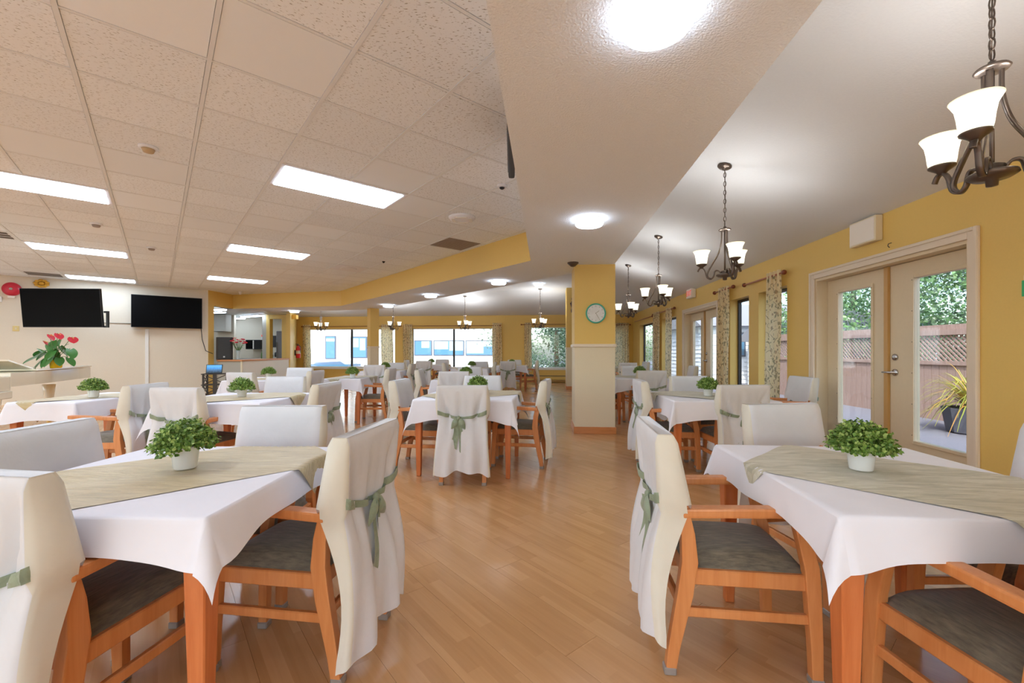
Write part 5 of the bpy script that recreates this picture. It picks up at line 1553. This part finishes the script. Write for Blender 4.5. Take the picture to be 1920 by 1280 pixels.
MB().lathe([(.001, 0), (.075, .0), (.08, .02), (.08, .36), (.05, .42), (.025, .44), (.025, .47)], 16).build('cylinder', M_EXTRED, t, smooth=True)
MB().lathe([(.081, .16), (.081, .28)], 16, cap=False).build('label_band', M_SIGNW, t)
b = MB(); b.box(-.05, .02, -.02, .02, .47, .5); b.box(-.09, .0, -.015, .015, .51, .53); b.build('valve_handle', M_BEZEL, t); MB().tube([(.03, 0, .48), (.09, 0, .42), (.095, 0, .2)], .01, 6).build('hose', M_BEZEL, t, smooth=True)
MB().box(-.12, -.08, -.03, .03, .1, .3).build('hanger', M_BEZEL, t)

# ------------------------------------------------------------------ outdoors
struct(MB().prism([(3.4, -2.7), (3.4, -30), (-40, -30), (-40, 18), (-13.3, 18), (-13.3, 9), (-12.1, 8.9), (-12.1, -2.7)], -.1, -.06).build('ground_terrace', mat('bounce_concrete', (206, 202, 196), rough=.9)))  # unseen ground kept pale to bounce daylight onto the ceiling
struct(MB().prism([(3.45, -30), (40, -30), (40, 50), (4.75, 50), (4.75, 16.5), (3.45, -2.7)], -.08, -.03).build('ground', M_ASPH))
struct(MB().prism([(4.75, 16.6), (4.75, 60), (-45, 60), (-45, 18.5)], -.85, -.8).build('ground_car_park', mat('bounce_paving', (214, 214, 214), rough=.9)))  # paving made pale to bounce more daylight up to the vault
fc = thing('lattice_fence', 'brown board fence topped with diagonal lattice', 'fence', (7.55, 4.2, -.03), 0)
FL = 9.0
k = 0; yy = 0.0
bm_ = MB().box(-.02, 0, .003, .137, 0, .98).mesh('board', M_FENCE)
while yy < FL - .1:
    place(bm_, 'board', fc, (0, yy, 0)); yy += .14; k += 1
MB().box(-.05, .02, 0, FL, .98, 1.05).build('middle_rail', M_FENCE, fc)
MB().box(-.06, .03, 0, FL, 1.5, 1.6).build('cap_rail', M_FENCE, fc)
tm = MB().box(-.03, .0, .003, .137, 1.6, 1.68).mesh('picket_top', M_FENCE)
yy = 0.0
while yy < FL - .1:
    place(tm, 'picket_top', fc, (0, yy, 0)); yy += .14
for sg in (-1, 1):
    lm = MB(); h_ = .45
    lm.add([(-.01 * (1 + sg), -.018, 0), (-.01 * (1 + sg), .018, 0), (-.01 * (1 + sg), .018 + h_, h_), (-.01 * (1 + sg), -.018 + h_, h_), (-.01 * (1 + sg) + .01, -.018, 0), (-.01 * (1 + sg) + .01, .018, 0), (-.01 * (1 + sg) + .01, .018 + h_, h_), (-.01 * (1 + sg) + .01, -.018 + h_, h_)],
           [(0, 1, 2, 3), (7, 6, 5, 4), (0, 4, 5, 1), (3, 2, 6, 7), (1, 5, 6, 2), (0, 3, 7, 4)])
    if sg < 0: lm.v = [(x_, h_ - y_, z_) for x_, y_, z_ in lm.v]
    lm = lm.mesh('lattice_strip', M_FENCE)
    yy = 0.0
    while yy < FL - h_:
        place(lm, 'lattice_strip', fc, (-.01, yy, 1.05)); yy += .085
for yy in (0, 2.25, 4.5, 6.75, FL): MB().box(0, .1, yy - .05, yy + .05, 0, 1.68).build('post', M_FENCE, fc)

pl = thing('daylily_planter', 'planter of long arching leaves by the fence', 'planter', (6.85, 6.35, -.03))
MB().lathe([(.26, 0), (.3, .02), (.36, .38), (.33, .38), (.3, .32)], 8).build('tub', M_PLANTER, pl)
MB().lathe([(.31, .3), (.001, .34)], 12).build('soil', M_SOIL, pl)
rnd = random.Random(31); b = MB()
for k in range(230):
    a = rnd.uniform(0, 6.28); ln = rnd.uniform(.55, 1.0); up = rnd.uniform(.4, .85); w = rnd.uniform(.012, .022); rows = []
    for i in range(8):
        t_ = i / 7; r = ln * (t_ ** 1.1) * .8; z = .33 + up * 1.5 * t_ - 1.0 * ln * t_ * t_ * rnd.uniform(.9, 1.02)
        wd = w * (1 - .85 * t_)
        c_, s_ = cos(a), sin(a)
        rows.append([(r * c_ - wd * s_, r * s_ + wd * c_, max(z, .02)), (r * c_ + wd * s_, r * s_ - wd * c_, max(z, .02))])
    b.grid(rows)
o = b.build('leaves', M_LILY, pl); o['kind'] = 'stuff'

TREE = {}
def tree(x, y, h, r, m, label, z0=0.0, seed=0, trunk=.14, n=14000, card=.095, low=.25):
    t = thing('tree', label, 'tree', (x, y, z0), seed * 1.3, 'trees outside')
    MB().tube([(0, 0, 0), (.05, .03, h * .4), (0, 0, h * .85)], [trunk, trunk * .7, trunk * .25], 8).build('trunk', M_BARK, t, smooth=True)
    key = (m.name, round(r / h, 1), n)
    if key not in TREE:
        rnd = random.Random(seed + 3); b = MB()
        clumps = [(rnd.uniform(0, 6.28), rnd.random() ** .5, rnd.uniform(low, 1)) for _ in range(60)]
        for k in range(n):
            a, rr, zz = clumps[k % 60]
            env = sin(pi * min(1, max(.03, (zz - low) / (1 - low) * .85 + .14)))
            c_ = Vector((cos(a) * rr * env, sin(a) * rr * env, zz))
            p = c_ + Vector((rnd.gauss(0, .14), rnd.gauss(0, .14), rnd.gauss(0, .055)))
            d = Vector((rnd.uniform(-1, 1), rnd.uniform(-1, 1), rnd.uniform(-1, .6))).normalized(); e = d.cross(Vector((rnd.uniform(-1, 1), rnd.uniform(-1, 1), rnd.uniform(-1, 1)))).normalized()
            P = Vector((p.x * r, p.y * r, p.z * h)); l2 = card * rnd.uniform(.6, 1.4)
            b.add([P, P + d * l2 * .5 + e * l2 * .3, P + d * l2, P + d * l2 * .5 - e * l2 * .3], [(0, 1, 2, 3)])
        TREE[key] = b.mesh('crown', m)
    o = place(TREE[key], 'crown', t); o['kind'] = 'stuff'
tree(11.0, 7.6, 5.0, 2.6, M_TREE_D, 'dark leafy tree right behind the lattice fence', seed=1, low=.12)
tree(9.6, 11.0, 5.2, 2.4, M_TREE_L, 'light green tree seen in the left door pane', seed=2, low=.12)
tree(12.5, 10.0, 6.4, 3.0, M_TREE_D, 'tall grey-green tree behind the fence middle', seed=3, low=.1, n=16000)
tree(11.5, 14.5, 5.5, 2.6, M_TREE_L, 'pale tree beyond the white shed', seed=4, low=.12)
tree(10.5, 5.0, 4.2, 2.0, M_TREE_D, 'low dark tree behind the fence end', seed=5, low=.1)
tree(2.2, 21.0, 6.0, 3.0, M_TREE_D, 'dense dark evergreen filling the tree window', z0=-.8, seed=6, low=.04, n=15000, card=.12)
tree(4.6, 23.5, 6.5, 2.8, M_TREE_D, 'second evergreen behind the window corner', z0=-.8, seed=7, low=.04, n=15000, card=.12)
tree(7.5, 26.0, 6.0, 2.6, M_TREE_L, 'pale tree seen in the dark corner window', seed=8, low=.1)
def siding_house(x, y, w, d, h, label, rows, roof=True):
    t = thing('siding_house', label, 'house', (x, y, -.03))
    MB().box(0, w, 0, d, 0, h).build('wall', M_SIDING, t)
    b = MB()
    n_ = int(h / .16)
    for k in range(n_):
        z = k * .16
        b.add([(-.03, -.03, z), (w + .0, -.03, z), (w, -.006, z + .158), (-.006, -.006, z + .158)], [(0, 1, 2, 3)])
        b.add([(-.03, -.03, z), (-.03, d, z), (-.006, d, z + .158), (-.006, -.006, z + .158)], [(0, 1, 2, 3)])
    o = b.build('siding_boards', M_SIDING, t); o['kind'] = 'stuff'
    if roof:
        MB().add([(-.3, -.3, h), (w + .3, -.3, h), (w + .3, d + .3, h), (-.3, d + .3, h), (-.3, d / 2, h + 1.0), (w + .3, d / 2, h + 1.0)], [(0, 1, 5, 4), (2, 3, 4, 5), (0, 4, 3), (1, 2, 5), (0, 3, 2, 1)]).build('roof', M_ROOF, t)
    for zz, xx in rows:
        f = MB().box(xx, xx + .9, -.06, 0, zz, zz + .9).build('window', M_GFRAME, t); MB().box(xx + .06, xx + .84, -.065, -.058, zz + .06, zz + .84).build('pane', M_PANE, f)
    return t
siding_house(7.3, 16.2, 4.5, 3.5, 2.15, 'white sided shed seen through the narrow windows', [(1.0, .6), (1.0, 2.6)])
siding_house(8.6, 12.6, 4.0, 3.0, 1.55, 'pale blue-grey outbuilding seen in the left door pane', [(.5, .4)], True)

# white building beyond the far windows
hb_ = thing('white_building', 'bright white building with grey framed windows across the car park', 'building', (0, 26.5, -.8), FA)
MB().box(-26, .5, 0, 6, 0, 6.5).build('wall', M_STUCCO, hb_)
def bwin(x0, x1, z0, z1, blinds, dz=.8):
    f = MB(); q = .06
    f.box(x0, x1, -.05, -.001, z0 + dz, z1 + dz); o = f.build('window', M_GFRAME, hb_)
    MB().box(x0 + q, x1 - q, -.058, -.05, z0 + q + dz, z1 - q + dz).build('pane', M_PANE, o)
    for a, b_, c_, d_ in blinds:
        MB().box(x0 + q + a * (x1 - x0 - 2 * q), x0 + q + b_ * (x1 - x0 - 2 * q), -.064, -.058, z0 + q + c_ * (z1 - z0 - 2 * q) + dz, z0 + q + d_ * (z1 - z0 - 2 * q) + dz).build('blind', M_BLIND, o)
bwin(-12.1, -11.4, .65, 2.15, [(0, 1, .78, .92)])
bwin(-10.4, -9.3, .72, 2.1, [(.1, .5, .5, .95), (.58, .95, .35, .95)])
bwin(-6.2, -5.05, .88, 1.85, [(.4, .9, .5, 1)])
bwin(-4.95, -3.0, .88, 1.85, [(0, .48, .4, 1), (.52, 1, .3, 1)])
bwin(-2.9, -1.0, .88, 1.85, [(0, .6, .1, 1), (.6, 1, .6, 1)])
cr = thing('parked_car', 'pale blue car parked below the left far window', 'car', (-9.4, 22.6, -.8), FA)
def carsec(zs): pass
side = [(-2.1, .3), (-2.15, .6), (-2.0, .82), (-1.2, .92), (-.6, 1.4), (.7, 1.46), (1.4, 1.05), (2.0, .95), (2.1, .6), (2.05, .3)]
b = MB(); n_ = len(side)
b.sweep([[(x_, yy * (1 if z_ < 1 else .82), z_) for x_, z_ in side] for yy in (-.85, -.8, .8, .85)])
b.build('body', M_CAR, cr, smooth=False, bevel=.03, seg=2)
MB().prism([(-.95, -.74), (1.15, -.74), (1.15, .74), (-.95, .74)], 1.0, 1.3).build('glasshouse', M_PANE, cr)
for wx in (-1.3, 1.3):
    for wy in (-.8, .8): MB().lathe([(.001, -.1), (.3, -.1), (.32, 0), (.3, .1), (.001, .1)], 18).xf(Matrix.Translation((wx, wy, .32)) @ Rx).build('wheel', M_TYRE, cr)
